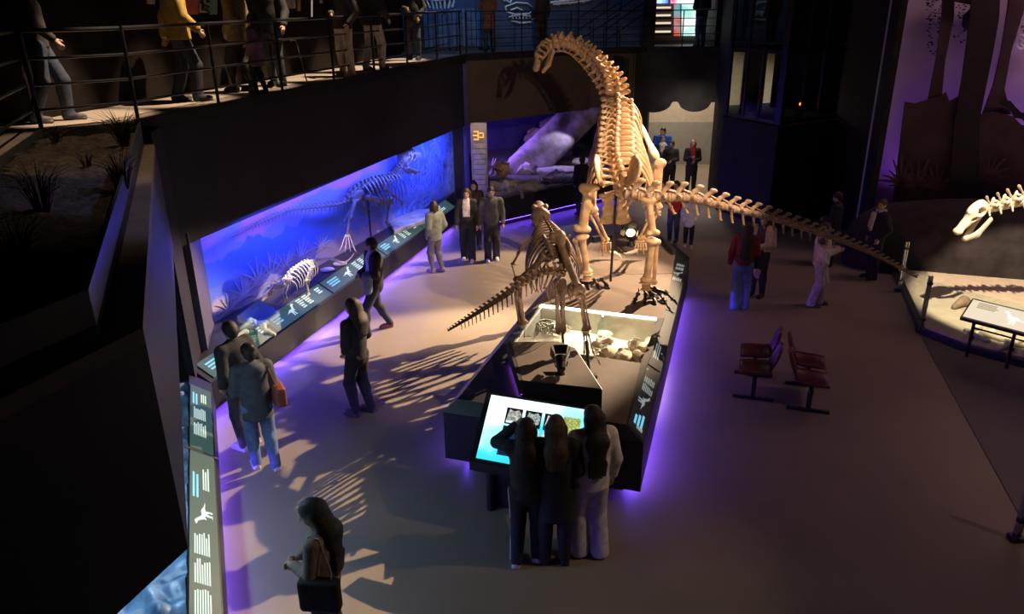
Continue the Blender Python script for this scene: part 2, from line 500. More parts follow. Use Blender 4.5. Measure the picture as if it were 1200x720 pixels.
struct(MB().prism([(-4.42, 9.7), (-1.15, 20.35), MR + MN * -.1, ML + MN * -.1], [2.36, 2.56, 2.56, 2.4], [2.5, 2.66, 2.66, 2.5]).build('ceiling_diorama', BLACK))
# ------------------------------------------------------------------ printed / backlit panel helper
def panel_frame(P00, P10, P01):
    P00, P10, P01 = map(lambda p: np.array(p, float), (P00, P10, P01))
    n = np.cross(P10 - P00, P01 - P00); n /= np.linalg.norm(n)
    return lambda u, v, lift=0.0: P00 + (P10 - P00) * u + (P01 - P00) * v + n * lift
def quad_on(mb, f, u0, u1, v0, v1, l0=.005, l1=.009):
    mb.loft([f(u0, v0, l0), f(u1, v0, l0), f(u1, v1, l0), f(u0, v1, l0)], [f(u0, v0, l1), f(u1, v0, l1), f(u1, v1, l1), f(u0, v1, l1)])
DINO = [(0, .42), (.10, .44), (.22, .50), (.33, .60), (.43, .64), (.52, .60), (.60, .62), (.70, .76), (.78, .90), (.86, .98), (.93, .96), (1, .90), (.96, .84), (.88, .82),
        (.82, .72), (.76, .56), (.72, .46), (.74, .34), (.68, .36), (.64, .42), (.58, .38), (.60, .22), (.58, .04), (.66, 0), (.52, 0), (.52, .18), (.48, .32), (.42, .16), (.44, .02), (.36, 0), (.36, .20), (.38, .38), (.26, .42), (.12, .40)]
def dino_on(mb, f, u0, u1, v0, v1, flip=False, turn=False):
    pts = [((1 - a) if flip else a, b) for a, b in DINO]
    if turn: pts = [(b, a) for a, b in pts]
    A = [f(u0 + a * (u1 - u0), v0 + b * (v1 - v0), .005) for a, b in pts]
    B = [f(u0 + a * (u1 - u0), v0 + b * (v1 - v0), .009) for a, b in pts]
    mb.loft(A, B)
def text_on(mb, f, u0, u1, v0, v1, rows, fill=.55, jag=.25, along_v=False):
    """a block of printed lines too small to read: ragged strokes"""
    for r in range(rows):
        a = r / rows
        e = 1 - random.random() * jag
        if along_v:
            quad_on(mb, f, u0 + (u1 - u0) * a, u0 + (u1 - u0) * (a + fill / rows), v0, v0 + (v1 - v0) * e)
        else:
            quad_on(mb, f, u0, u0 + (u1 - u0) * e, v1 - (v1 - v0) * (a + fill / rows), v1 - (v1 - v0) * a)
# ------------------------------------------------------------------ left display plinth with its sloped backlit labels
b0, b1 = np.array([-4.1, 9.07]), np.array([-1.42, 19.2])
bd = (b1 - b0) / np.linalg.norm(b1 - b0); bn = np.array([bd[1], -bd[0]])
LB = float(np.linalg.norm(b1 - b0))
t = thing('display_plinth', 'long black plinth with sloping backlit labels below the blue mural diorama', 'plinth', (*(b0 + b1) / 2, 0))
i0, i1 = b0 - bn * .30, b1 - bn * .30
MB().prism([b0 - bn * .2, b1 - bn * .2, b1 - bn * .3, b0 - bn * .3], 0, .17).prism([b0, b1, i1, i0], .17, [.57, .57, .76, .76]).build('base', PLINTH, t)
MB().prism([i0, i1, MR + MN * .01, ML + MN * .01, (-4.40, 9.72)], .1, .77).build('display_floor', mat('display_floor', (0.045, 0.038, 0.045), .4, vary=.15, bump=.05), t)
MB().wallseg(b0 + bn * -.18, b1 + bn * -.18, .12, .155, .012).build('led_strip', PURPLE, t)
f = panel_frame((*(b0 + bd * .1), .585), (*(b1 - bd * .1), .585), (*(i0 + bd * .1), .775))
for k, (u0, u1) in enumerate(((.0, .155), (.16, .335), (.34, .565), (.57, .78), (.785, 1.0))):
    pm = MB(); quad_on(pm, f, u0, u1, .06, .94, 0, .006)
    p = pm.build('label_panel', PANEL, t)
    ink = MB(); w_ = u1 - u0
    if k < 4:
        dino_on(ink, f, u0 + w_ * .28, u0 + w_ * .46, .25, .85, turn=False)
        text_on(ink, f, u0 + w_ * .52, u0 + w_ * .60, .25, .85, 5)
        text_on(ink, f, u0 + w_ * .63, u0 + w_ * .71, .25, .85, 5)
        text_on(ink, f, u0 + w_ * .86, u0 + w_ * .94, .4, .8, 3)
    else: text_on(ink, f, u0 + w_ * .2, u0 + w_ * .8, .3, .8, 4)
    tag(ink.build('printed_text', INK, p), kind='stuff')
    ib = MB(); text_on(ib, f, u0 + w_ * .06, u0 + w_ * .22, .3, .75, 3); tag(ib.build('blue_text', INKB, p), kind='stuff')
# ------------------------------------------------------------------ near-left plinth: water diorama below the planter
c0, c1 = np.array([-4.1, 9.07]), np.array([-1.75, 3.15])
cd = (c1 - c0) / np.linalg.norm(c1 - c0); cn = np.array([-cd[1], cd[0]])
t = thing('sea_display_plinth', 'black plinth with a tall backlit label strip beside the rippled sea floor under the planter', 'plinth', (*(c0 + c1) / 2, 0))
j0, j1 = c0 - cn * .25, c1 - cn * .25
MB().prism([c0 - cn * .2, c1 - cn * .2, c1 - cn * .25, c0 - cn * .25], 0, .17).prism([c0, c1, j1, j0], .17, [.56, .56, .75, .75]).build('base', PLINTH, t)
MB().wallseg(c0 - cn * .185, c1 - cn * .185, .12, .155, .012).build('led_strip', PURPLE, t)
f = panel_frame((*(c1 - cd * .1), .575), (*(c0 + cd * .25), .575), (*(j1 - cd * .1), .765))
for u0, u1 in ((.0, .22), (.225, .70), (.71, .985)):
    pm = MB(); quad_on(pm, f, u0, u1, .06, .94, 0, .006)
    p = pm.build('label_panel', PANEL, t); w_ = u1 - u0
    ink = MB()
    if w_ > .3: dino_on(ink, f, u0 + w_ * .52, u0 + w_ * .66, .2, .8, flip=True)
    for a, c in ((.08, .20), (.22, .34), (.36, .48)) if w_ > .3 else ((.2, .4), (.45, .65)):
        text_on(ink, f, u0 + w_ * a, u0 + w_ * c, .3, .8, 7)
    text_on(ink, f, u0 + w_ * .74, u0 + w_ * .9, .25, .5, 3)
    tag(ink.build('printed_text', INK, p), kind='stuff')
    ib = MB(); text_on(ib, f, u0 + w_ * .68, u0 + w_ * .88, .6, .85, 2); tag(ib.build('blue_text', INKB, p), kind='stuff')
pr = MB()
for a in (.22, .70):
    quad_on(pr, f, a - .001, a + .006, -.1, 1.15, .004, .012)
pr.build('panel_divider', CHROME, t)
# rippled blue sea floor
nx, ny = 80, 160
V = []; 
for i in range(nx):
    for j in range(ny):
        s_ = j / (ny - 1); q = i / (nx - 1)
        base = j0 + (j1 - j0) * s_ - cn * (0.02 + q * 2.6)
        x, y = base
        z = .66 + .05 * math.sin(5.1 * x + 3 * math.sin(2.3 * y)) * math.sin(4.3 * y + 2 * math.sin(3.1 * x)) + .025 * math.sin(15 * x + 5 * math.sin(4 * y)) + .022 * math.sin(21 * y - 9 * x + 2 * math.sin(6 * x)) + .012 * math.sin(33 * x + 4 * math.sin(9 * y))
        V.append((x, y, z))
F = np.array([[i * ny + j, (i + 1) * ny + j, (i + 1) * ny + j + 1, i * ny + j + 1] for i in range(nx - 1) for j in range(ny - 1)])[:, ::-1]
so = link('sea_floor', meshdata('sea_floor', np.array(V) - WL[t], F, True), mat('sea_floor', (0.05, 0.13, 0.26), .35, vary=.3, scale=5, col2=(.20, .33, .50)), t)
area('sea_light', (-3.4, 5.6, 2.4), (-3.2, 5.4, 0.6), 45, 2.2, .15, (0.45, 0.75, 1.0), (-.35, .9, 0))
t = thing('spotlight', 'tiny lit spotlight clipped above the tall backlit label strip', 'lamp', (-4.05, 7.9, .8))
MB().tube([(-4.02, 7.75, .66), (-4.02, 7.75, .86)], .012).tube([(-4.02, 7.79, .86), (-4.02, 7.71, .93)], .04, 10).build('lamp_body', STEEL, t)
MB().tube([(-4.02, 7.71, .931), (-4.02, 7.70, .936)], .034, 10).build('bulb', emis('small_bulb', (1, .72, .4), 20), t)
# ------------------------------------------------------------------ planter on the upper level
po = [(-1.71, 3.18), (-4.27, 9.05), (-5.3, 8.5), (-4.45, 6.5), (-2.72, 2.9), (-2.62, 0.3)]
pi_ = [(-1.80, 2.98), (-4.33, 8.92), (-5.2, 8.4), (-4.42, 6.45), (-2.74, 2.9), (-2.58, 0.6)]
t = thing('planter', 'raised dark planter box of dry soil with a tan ledge beside the ramp', 'planter', (-3.2, 5.0, 2.55))
MB().prism(po, 2.55, 3.72).build('box', mat('planter_panel', (0.030, 0.034, 0.042), .5, vary=.2, scale=1.3, bump=.03), t)
lg = MB()
lo_ = [po[0], po[1]]
lg.prism([po[0], po[1], pi_[1], pi_[0]], 3.72, 3.80).prism([po[5], po[0], pi_[0], pi_[5]], 3.72, 3.80)
lg.build('ledge', mat('tan_ledge', (0.16, 0.115, 0.085), .6, vary=.15, bump=.05), t)
rim = MB()
for p, q in zip(pi_, pi_[1:] + pi_[:1]):
    p, q = np.array(p), np.array(q); d = (q - p) / np.linalg.norm(q - p); n_ = np.array([-d[1], d[0]]) * -.0
    rim.wallseg(p, q, 3.72, 4.06, .018)
rim.build('rim', mat('grey_steel_rim', (0.10, 0.11, 0.115), .35, metal=.5, vary=.15), t)
# soil: lumpy sheet clipped to the tray
def inside(p, poly):
    c = False; j = len(poly) - 1
    for i in range(len(poly)):
        if (poly[i][1] > p[1]) != (poly[j][1] > p[1]) and p[0] < (poly[j][0] - poly[i][0]) * (p[1] - poly[i][1]) / (poly[j][1] - poly[i][1]) + poly[i][0]: c = not c
        j = i
    return c
V, F, ids = [], [], {}
rs = np.random.RandomState(3)
stp = .075
for i in range(int(3.9 / stp)):
    for j in range(int(9.3 / stp)):
        x, y = -5.4 + i * stp, .3 + j * stp
        if inside((x, y), pi_):
            ids[(i, j)] = len(V)
            V.append((x, y, 3.93 + .03 * math.sin(3 * x + 1.3 * y) + .02 * math.sin(7 * y + 2 * x) + rs.rand() * .045))
for (i, j) in ids:
    q = [(i, j), (i + 1, j), (i + 1, j + 1), (i, j + 1)]
    if all(k in ids for k in q): F.append([ids[k] for k in q])
tag(link('soil', meshdata('soil', np.array(V) - WL[t], F, True), SOIL, t), kind='stuff')
MB().prism(pi_, 3.70, 3.90).build('soil_bed', SOIL, t)
def tuft(px, py, h, n, label):
    p = G(px, py, 3.95)
    mb = MB(); r_ = random.Random(px)
    for k in range(n):
        a = r_.uniform(0, 6.28); ln = h * r_.uniform(.6, 1.1); sp = r_.uniform(.15, .7)
        d = np.array([math.cos(a), math.sin(a), 0]); s0 = p + d * r_.uniform(0, .04)
        mid = s0 + d * ln * sp * .4 + np.array([0, 0, ln * .6]); end = s0 + d * ln * sp * 1.0 + np.array([0, 0, ln * (.95 - sp * .35)])
        mb.tube([s0, mid, end], [.004, .003, .001], 3)
    tag(mb.build('grass_tuft', mat('dry_grass', (0.13, 0.095, 0.06), .9, vary=.3)), label, 'plant', 'dry grass in the planter')
tuft(146, 172, .42, 70, 'tallest dry grass tuft by the back rim of the planter')
tuft(66, 172, .25, 40, 'low dry grass tuft near the ramp corner of the planter')
tuft(144, 222, .34, 60, 'bushy grass tuft against the steel rim of the planter')
tuft(102, 196, .16, 24, 'small sparse grass sprig in the middle of the planter')
tuft(52, 250, .38, 60, 'dark wide grass tuft by the front left of the planter')
tuft(28, 320, .34, 50, 'nearest dark grass tuft in the shaded soil of the planter')
# ------------------------------------------------------------------ railings
def rail_run(name, label, pts, heights, rr, posts, pr_=.025, drop=0.0):
    """pts: floor points of the run; posts: list of floor points that carry a post"""
    c = np.mean(pts, 0)
    t = thing(name, label, 'railing', tuple(c))
    for p in posts:
        MB().tube([np.array(p) - [0, 0, drop], np.array(p) + [0, 0, heights[0]]], pr_, 8).build('post', STEEL, t)
    for k, h in enumerate(heights):
        MB().tube([np.array(p) + [0, 0, h] for p in pts], rr * (1.5 if k == 0 else 1), 8).build('rail', STEEL, t)
    return t
e0 = np.array([-4.50, 9.33]); e1 = np.array([-1.16, 20.36]); ed = e1 - e0
def Ept(tv, off=0.06):
    p = e0 + ed * tv; n = np.array([-ed[1], ed[0]]) / np.linalg.norm(ed)
    p = p + n * off
    return np.array([p[0], p[1], zb(p[1])])
HT = [1.05, .76, .48, .21]
rail_run('ramp_railing', 'long dark steel railing with four bars along the ramp above the blue diorama', [Ept(0), Ept(1)], HT, .016,
         [Ept(k) for k in (0, .135, .275, .42, .56, .70, .85, .99)], .024)
cA, cB = np.array([-5.34, 8.66, zb(8.66)]), np.array([-4.56, 9.30, zb(9.3)])
rail_run('corner_railing', 'short dark railing closing the ramp behind the planter', [cA, cB], HT, .016, [cA], .026)
nA = np.array([-4.70, 6.85, zb(6.85)])
rail_run('near_railing', 'dark steel railing at the ramp side of the planter, cut by the frame edge', [cA + [-.03, -.08, 0], nA, np.array([-3.10, 3.2, zb(5)])], HT, .016, [nA, np.array([-3.72, 4.67, zb(4.67)])], .03)
g0 = np.array([-1.10, 20.46, 4.33]); g1 = np.array([2.55, 23.78, 4.33]); g2 = np.array([4.25, 24.48, 4.33]); g3 = np.array([6.36, 23.68, 4.33])
H5 = [1.05, .82, .60, .38, .17]
rail_run('gallery_railing', 'far dark railing with five thin bars in front of the blue skeleton mural', [g0, g1, g2], H5, .011,
         [g0 + (g1 - g0) * k for k in (.0, .2, .4, .6, .8)] + [g1, g1 + (g2 - g1) * .5], .018)
rail_run('bright_gallery_railing', 'dark railing across the opening to the coloured screens', [g2, g3], H5, .011, [g2, g2 + (g3 - g2) * .5, g3], .018)
# ------------------------------------------------------------------ central plinth
O = [(-.83, 7.76), (1.41, 7.01), (3.45, 13.75), (3.35, 14.7), (2.5, 15.25), (1.5, 14.75), (.86, 12.85), (0, 10.37)]
I_ = [(-.66, 7.80), (1.24, 7.16), (3.10, 13.45), (3.05, 14.35), (2.48, 14.85), (1.62, 14.45), (1.03, 12.75), (.17, 10.30)]
P1, P2, P3, P4 = (.45, 10.92), (2.18, 10.28), (1.66, 8.72), (.00, 9.40)
ctr = np.mean(O, 0)
def inset(P_, d):
    n_ = len(P_); L_ = []
    for i in range(n_):
        p, q = np.array(P_[i]), np.array(P_[(i + 1) % n_]); t_ = (q - p) / np.linalg.norm(q - p)
        L_.append((p + np.array([-t_[1], t_[0]]) * d, t_))
    R_ = []
    for i in range(n_):
        (a, u), (b, v) = L_[i - 1], L_[i]
        k = np.cross(b - a, v) / np.cross(u, v)
        R_.append(tuple(a + u * k))
    return R_
Ob = inset(O, .22)
CP = thing('exhibit_plinth', 'big angular black plinth carrying the two large skeletons and a sunken sand pit', 'plinth', (ctr[0], ctr[1], 0))
def ring(name, A, za, B, zc, mt, only=None):
    mb = MB(); n = len(A)
    for i in range(n):
        if only and i not in only: continue
        j = (i + 1) % n
        mb.add([(*A[i], za), (*A[j], za), (*B[j], zc), (*B[i], zc)], [[0, 1, 2, 3]])
    return mb.build(name, mt, CP)
ring('kick_board', Ob, 0, Ob, .17, PLINTH)
ring('recess', Ob, .17, O, .17, PLINTH)
ring('skirt', O, .17, O, .80, PLINTH)
ring('chamfer', O, .80, I_, .95, PLINTH)
rimk = MB()
for k in (3, 4, 5): rimk.wallseg(I_[k - 1] if k > 3 else I_[3], I_[k], .94, 1.06, .10)
rimk.wallseg(I_[2], I_[3], .94, 1.06, .06)
rimk.build('rear_kerb', PLINTH, CP)
def top(name, poly, mt, z=.95, th=.03):
    return MB().prism(poly, z - th, z).build(name, mt, CP)
top('front_deck', [(.60, 7.37), I_[1], P3, (.62, 9.14)], DECK)
top('front_deck', [I_[0], (.60, 7.37), (.62, 9.14), P4, (-.14, 9.40)], PLINTH)  # left part coloured black for the shade lying on the deck
top('right_rim', [I_[1], (2.27, 10.28), P2, P3], PLINTH)
top('left_rim', [(-.14, 9.40), P4, P1, (.28, 10.62)], mat('bare_steel_edge', (.20, .19, .18), .35, metal=.6, vary=.1))
LED1, LED2 = np.array(P1), np.array(P2)
plat = [(.28, 10.62), P1, P2, (2.27, 10.28), I_[2], I_[3], I_[4], I_[5], I_[6]]
pl = top('platform', plat, mat('platform_brown', (0.165, 0.125, 0.10), .38, vary=.1, scale=2, bump=.03))
jm = MB(); a, b = np.array([1.05, 12.3, .951]), np.array([2.85, 12.35, .951])
jm.tube([a, b], .005, 4); jm.build('platform_joint', CHROME, CP)
wm = mat('pit_wall', (.34, .33, .27), .3, metal=.6, vary=.12)
for p, q in ((P1, P2), (P2, P3), (P3, P4), (P4, P1)):
    MB().add([(*p, .5), (*q, .5), (*q, .945), (*p, .945)], [[0, 1, 2, 3]]).build('pit_wall', wm, CP)
nv = 26
V = []; rs = np.random.RandomState(8)
for i in range(nv):
    for j in range(nv):
        u, v = i / (nv - 1), j / (nv - 1)
        p = (np.array(P4) * (1 - u) + np.array(P3) * u) * (1 - v) + (np.array(P1) * (1 - u) + np.array(P2) * u) * v
        V.append((p[0], p[1], .54 + .025 * math.sin(6 * u + 3 * v) * math.sin(5 * v) + rs.rand() * .012))
F = np.array([[i * nv + j, (i + 1) * nv + j, (i + 1) * nv + j + 1, i * nv + j + 1] for i in range(nv - 1) for j in range(nv - 1)])
tag(link('pit_sand', meshdata('pit_sand', np.array(V) - WL[CP], F, True), SAND, CP), kind='stuff')
d_ = (LED2 - LED1); d_ /= np.linalg.norm(d_)
MB().wallseg(LED1 + d_ * .02, LED2 - d_ * .02, .915, .950, -.02).build('white_glow_strip', WHITELED, CP)
q0, q1 = np.array(P4) * .99 + np.array(P1) * .01, np.array(P1)
MB().wallseg(q0 + .02, q1 + [.02, -.04], .925, .945, -.012).build('white_glow_strip', emis('steel_edge_glow', (1, .93, .75), .5), CP)  # added glow for the lit bare steel; this edge has no LED
mid_a = np.array(P1) * .45 + np.array(P2) * .55; mid_b = np.array(P4) * .45 + np.array(P3) * .55
MB().wallseg(mid_a, mid_a + (mid_b - mid_a) * .30, .55, .93, .008).build('glass_partition', GLASS, CP)
lc = (LED1 + LED2) / 2
area('pit_light', (lc[0] + .02, lc[1] - .05, .90), (lc[0] - .3, lc[1] - .8, .5), 30, 1.9, .03, (1.0, .92, .74), (*d_, 0))
# purple strips under the skirt
def out(i, j, ins=.06):
    p, q = np.array(O[i]), np.array(O[j]); d = (q - p) / np.linalg.norm(q - p); n_ = np.array([d[1], -d[0]])
    return p - n_ * ins + d * .22, q - n_ * ins - d * .2
for i, j in ((1, 2), (7, 0), (6, 7), (2, 3), (5, 6)):
    p, q = out(i, j, .16)
    MB().wallseg(p, q, .12, .155, .012).build('led_strip', PURPLEB if i == 1 else PURPLEF if i == 2 else PURPLE, CP)
# sloped labels on the right chamfer
f = panel_frame((*O[1], .80), (*O[2], .80), (*(np.array(I_[1])), .95))
def chamf(u, v, l=0.0):
    a = np.array([*O[1], .80]) * (1 - u) + np.array([*O[2], .80]) * u
    b = np.array([*I_[1], .95]) * (1 - u) + np.array([*I_[2], .95]) * u
    n_ = np.cross(np.array([*O[2], .8]) - np.array([*O[1], .8]), np.array([*I_[1], .95]) - np.array([*O[1], .8])); n_ /= np.linalg.norm(n_)
    return a * (1 - v) + b * v + n_ * l
GREYINK = emis('grey_lettering', (.45, .52, .52), .5)
for k, (u0, u1) in enumerate(((.005, .245), (.255, .56), (.565, .97))):
    pm = MB(); quad_on(pm, chamf, u0, u1, .06, .94, .002, .010)
    p = pm.build('label_panel', PANELDIM, CP); w_ = u1 - u0
    ink = MB()
    L1, L2 = .011, .014
    def tx(a, b, c, d, rows):
        for r in range(rows):
            e = 1 - random.random() * .3
            v1 = c + (d - c) * r / rows
            quad_on(ink, chamf, u0 + w_ * a, u0 + w_ * (a + (b - a) * e), v1, v1 + (d - c) * .5 / rows, L1, L2)
    if k == 0:
        dpts = [(b, a) for a, b in DINO]
        A = [chamf(u0 + w_ * (.30 + a * .25), .2 + .6 * (1 - b), L1) for a, b in DINO]; Bq = [chamf(u0 + w_ * (.30 + a * .25), .2 + .6 * (1 - b), L2) for a, b in DINO]
        ink.loft(A, Bq); tx(.58, .70, .2, .8, 7); tx(.72, .84, .2, .8, 7); tx(.05, .10, .2, .85, 1)
        tx(.93, .95, .7, .9, 1)
        bl = MB()
        for r in range(3): quad_on(bl, chamf, u0 + w_ * .08, u0 + w_ * (.26 - .03 * r), .25 + .18 * r, .36 + .18 * r, L1, L2)
        tag(bl.build('blue_text', INKB, p), kind='stuff')
    elif k == 1: tx(.12, .40, .35, .7, 3)
    else:
        A = [chamf(u0 + w_ * (.62 + a * .10), .2 + .6 * (1 - b), L1) for a, b in DINO]; Bq = [chamf(u0 + w_ * (.62 + a * .10), .2 + .6 * (1 - b), L2) for a, b in DINO]
        ink.loft(A, Bq); tx(.53, .60, .2, .8, 6); tx(.75, .81, .25, .8, 5); tx(.83, .89, .25, .8, 5)
    tag(ink.build('printed_text', GREYINK, p), kind='stuff')
# raised block that holds the spotlight, edge-lit on its right side, violet line on its left
BK = [(-.03, 8.88), (.60, 8.88), (.80, 8.66), (1.01, 7.51), (.11, 7.75)]
MB().prism(BK, .93, 1.2).build('raised_block', PLINTH, CP)
MB().prism([tuple(np.array(p) * .985 + np.mean(BK, 0) * .015) for p in BK], 1.199, 1.206).build('block_top', DECK, CP)
MB().tube([(*BK[2], 1.202), (*BK[3], 1.202)], .0045, 5).build('edge_light', emis('edge_light', (1, .9, .7), 1.1), CP)
a, b = np.array([*BK[0], 1.02]), np.array([*BK[4], 1.02])
MB().tube([a + [-.012, -.1, 0], b + [-.012, .03, 0]], .012, 6).build('violet_led_line', MAGENTA, CP)
MB().prism([(-.07, 8.86), (-.03, 8.88), (.11, 7.75), (.07, 7.74)], 1.03, 1.215).build('block_side', NAVY, CP)
# ------------------------------------------------------------------ touch-screen console
S00, S10, S01 = np.array([-.40, 6.76, .80]), np.array([.635, 6.385, .80]), np.array([-.245, 7.49, 1.16])
S11 = S10 + (S01 - S00)
t = thing('screen_console', 'sloping console with a glowing cyan touch screen in front of the plinth', 'console', tuple(np.append((S00 + S10)[:2] / 2, 0)))
f = panel_frame(S00, S10, S01)
fr = [f(-.06, -.06), f(1.06, -.06), f(1.06, 1.05), f(-.06, 1.05)]
MB().loft([p - [0, 0, .11] for p in fr], [p - [0, 0, .004] for p in fr]).build('housing', PLINTH, t)
MB().prism([f(.06, .42)[:2], f(.94, .42)[:2], (.90, 7.18), (-.20, 7.56)], 0, .85).build('pedestal', PLINTH, t)
for u in (.08,): MB().tube([np.append(f(u, .32)[:2], 0), f(u, .32) - [0, 0, .08]], .045, 8).build('leg', PLINTH, t)
def screen_mat():
    mt, nt, b, N, L = _mat('cyan_screen')
    tc = N.new('ShaderNodeTexCoord'); sx = N.new('ShaderNodeSeparateXYZ'); L.new(tc.outputs['Generated'], sx.inputs[0])
    nz = N.new('ShaderNodeTexNoise'); nz.inputs['Scale'].default_value = 3; L.new(tc.outputs['Generated'], nz.inputs['Vector'])
    ad = N.new('ShaderNodeMath'); ad.operation = 'MULTIPLY_ADD'; ad.inputs[1].default_value = .5; L.new(nz.outputs[0], ad.inputs[0]); L.new(sx.outputs['Y'], ad.inputs[2])
    r = N.new('ShaderNodeValToRGB'); cr = r.color_ramp
    cr.elements[0].color = (0.0, .42, .62, 1); cr.elements[0].position = .25
    cr.elements[1].color = (.75, 1, 1, 1); cr.elements[1].position = 1.15 if False else 1.0
    e = cr.elements.new(.7); e.color = (.05, .62, .78, 1)
    L.new(ad.outputs[0], r.inputs[0]); L.new(r.outputs[0], b.inputs['Emission Color'])
    b.inputs['Emission Strength'].default_value = 1.5; b.inputs['Base Color'].default_value = (.01, .01, .01, 1)
    return mt
sm = MB(); quad_on(sm, f, 0, 1, 0, 1, .0, .006); scr = sm.build('screen', screen_mat(), t)
def photo_mat(name, ca, cb, sc, strength, vor=False):
    mt, nt, b, N, L = _mat(name)
    tc = N.new('ShaderNodeTexCoord')
    n = N.new('ShaderNodeTexVoronoi' if vor else 'ShaderNodeTexNoise'); n.inputs['Scale'].default_value = sc
    L.new(tc.outputs['Object'], n.inputs['Vector'])
    r = N.new('ShaderNodeValToRGB'); r.color_ramp.elements[0].color = (*ca, 1); r.color_ramp.elements[1].color = (*cb, 1)
    r.color_ramp.elements[0].position, r.color_ramp.elements[1].position = .35, .65
    L.new(n.outputs[0], r.inputs[0]); L.new(r.outputs[0], b.inputs['Emission Color'])
    b.inputs['Emission Strength'].default_value = strength; b.inputs['Base Color'].default_value = (.01, .01, .01, 1)
    return mt
def slab(fr_, name, mt, par, pts, l0, l1):
    m_ = MB(); m_.loft([fr_(u, v, l0) for u, v in pts], [fr_(u, v, l1) for u, v in pts]); return m_.build(name, mt, par)
FRM = emis('photo_frame_dark', (.01, .012, .02), .4); DBL = emis('photo_navy', (.01, .03, .12), .6)
cols = [(.20, .37), (.40, .57), (.60, .765), (.795, .965)]
rk = [(.08, .25), (.2, .9), (.5, .80), (.75, .92), (.95, .7), (.9, .25), (.5, .12)]
PH = [photo_mat('rock_photo', (.25, .28, .25), (.85, .9, .82), 30, .8), photo_mat('bone_photo', (.15, .22, .2), (.75, .85, .8), 55, .8),
      photo_mat('skull_photo', (.5, .55, .55), (.95, 1, .95), 25, .9), photo_mat('moss_photo', (.22, .30, .03), (.75, .8, .3), 60, .9),
      photo_mat('pale_photo', (.4, .5, .5), (.95, 1, 1), 20, 1.0), photo_mat('grit_photo', (.25, .08, .03), (.95, .9, .8), 45, .9, True)]
for r, (v0, v1) in enumerate(((.58, .84), (.28, .55))):
    for k, (u0, u1) in enumerate(cols):
        sq = [(u0, v0), (u1, v0), (u1, v1), (u0, v1)]
        full = (r == 0 and k == 3) or (r == 1 and k)
        base = PH[3] if (r, k) == (0, 3) else PH[5] if (r, k) == (1, 3) else PH[4] if (r and k) else DBL if r else FRM
        p = slab(f, 'photo_tile', base, scr, sq, .0062, .008)
        if not full:
            pass
        if r == 0 and k < 3:
            slab(f, 'photo_subject', PH[k], scr, [(u0 + a * (u1 - u0), v0 + c * (v1 - v0)) for a, c in rk], .008, .0095)
slab(f, 'caption_strip', emis('caption_white', (.8, .95, 1), 1.0), scr, [(.215, .60), (.285, .60), (.285, .635), (.215, .635)], .0096, .0105)
slab(f, 'navy_panel', DBL, scr, [(.195, .10), (.57, .10), (.57, .27), (.195, .27)], .0062, .008)
# ------------------------------------------------------------------ floor spotlights aimed at the skeletons
def floodlight(label, p, aim, s, watt):
    p = np.array(p, float); aim = np.array(aim, float)
    t = thing('floodlight', label, 'lamp', tuple(p))
    d = aim - p; d /= np.linalg.norm(d); side = np.cross(d, [0, 0, 1]); side /= np.linalg.norm(side); upv = np.cross(side, d)
    h = p + [0, 0, .16 * s]
    a = [h + side * .085 * s * math.cos(x) + np.array([0, 0, 1]) * .085 * s * math.sin(x) for x in np.linspace(math.pi, 2 * math.pi, 9)]
    MB().tube([h - side * .085 * s + [0, 0, .03 * s]] + a + [h + side * .085 * s + [0, 0, .03 * s]], .009 * s, 5).build('yoke', STEEL, t)
    MB().tube([p, p + [0, 0, .012], p + [0, 0, .08 * s]], [.07 * s, .07 * s, .012 * s], 12).build('foot', STEEL, t)
    MB().tube([h - d * .13 * s, h - d * .10 * s, h - d * .02 * s, h + d * .10 * s], [.035 * s, .062 * s, .066 * s, .082 * s], 14, True).build('housing', mat('lamp_housing', (.06, .052, .045), .3, metal=.6), t)
    MB().tube([h + d * .1015 * s, h + d * .106 * s], .070 * s, 14).build('lens', emis('flood_lens', (1, .66, .34), 7), t)
    hh = h + d * .10 * s
    for ang in range(4):
        w1 = [upv, side, -upv, -side][ang]; w2 = [side, -upv, -side, upv][ang]
        A = hh + w1 * .085 * s
        q = [A + w2 * .075 * s, A - w2 * .075 * s, A + d * .12 * s + w1 * .055 * s - w2 * .10 * s, A + d * .12 * s + w1 * .055 * s + w2 * .10 * s]
        MB().plate(q, .004).build('barn_door', STEEL, t)
    spot('flood_lamp', tuple(hh + d * .03), tuple(aim), watt, 70, (1, .76, .5), .6, .04)
floodlight('black floodlight with open barn doors on the raised block before the front skeleton', (.57, 7.93, 1.2), (.55, 9.8, 2.2), .85, 60)
floodlight('lit floodlight on the plinth behind the hind legs of the large skeleton', (2.36, 14.1, .95), (1.7, 12.2, 2.9), 1.25, 45)
# ------------------------------------------------------------------ sign column between the two dioramas
t = thing('sign_column', 'narrow pale column with a yellow emblem between the blue diorama and the rock diorama', 'column', (-.80, 19.75, 0))
cA_, cB_ = np.array([-1.02, 19.62]), np.array([-.60, 19.62])
MB().wallseg(cA_, cB_, 0, 2.68, .22).build('shaft', mat('column_grey', (.20, .18, .20), .6, vary=.15, bump=.1), t)
st = MB()
rr_ = random.Random(2)
for k in range(9):
    z0 = .95 + k * .135
    st.box((-.80 + rr_.uniform(-.01, .01), 19.605, z0 + .06), (.30 + rr_.uniform(-.03, .03), .03 + rr_.uniform(0, .02), .115), rz=0)
for k in range(9):
    pass
ch = st
for k in range(9):
    z0 = .95 + k * .135
    MB().box((-.81 + rr_.uniform(-.012, .012), 19.60, z0 + .06), (.30 + rr_.uniform(-.04, .04), .03 + rr_.uniform(0, .03), .118), R=Matrix.Rotation(rr_.uniform(-.06, .06), 3, 'Y')).build('stone', mat('column_stone', (.30, .28, .32), .8, vary=.2, bump=.4), t)
em = MB()
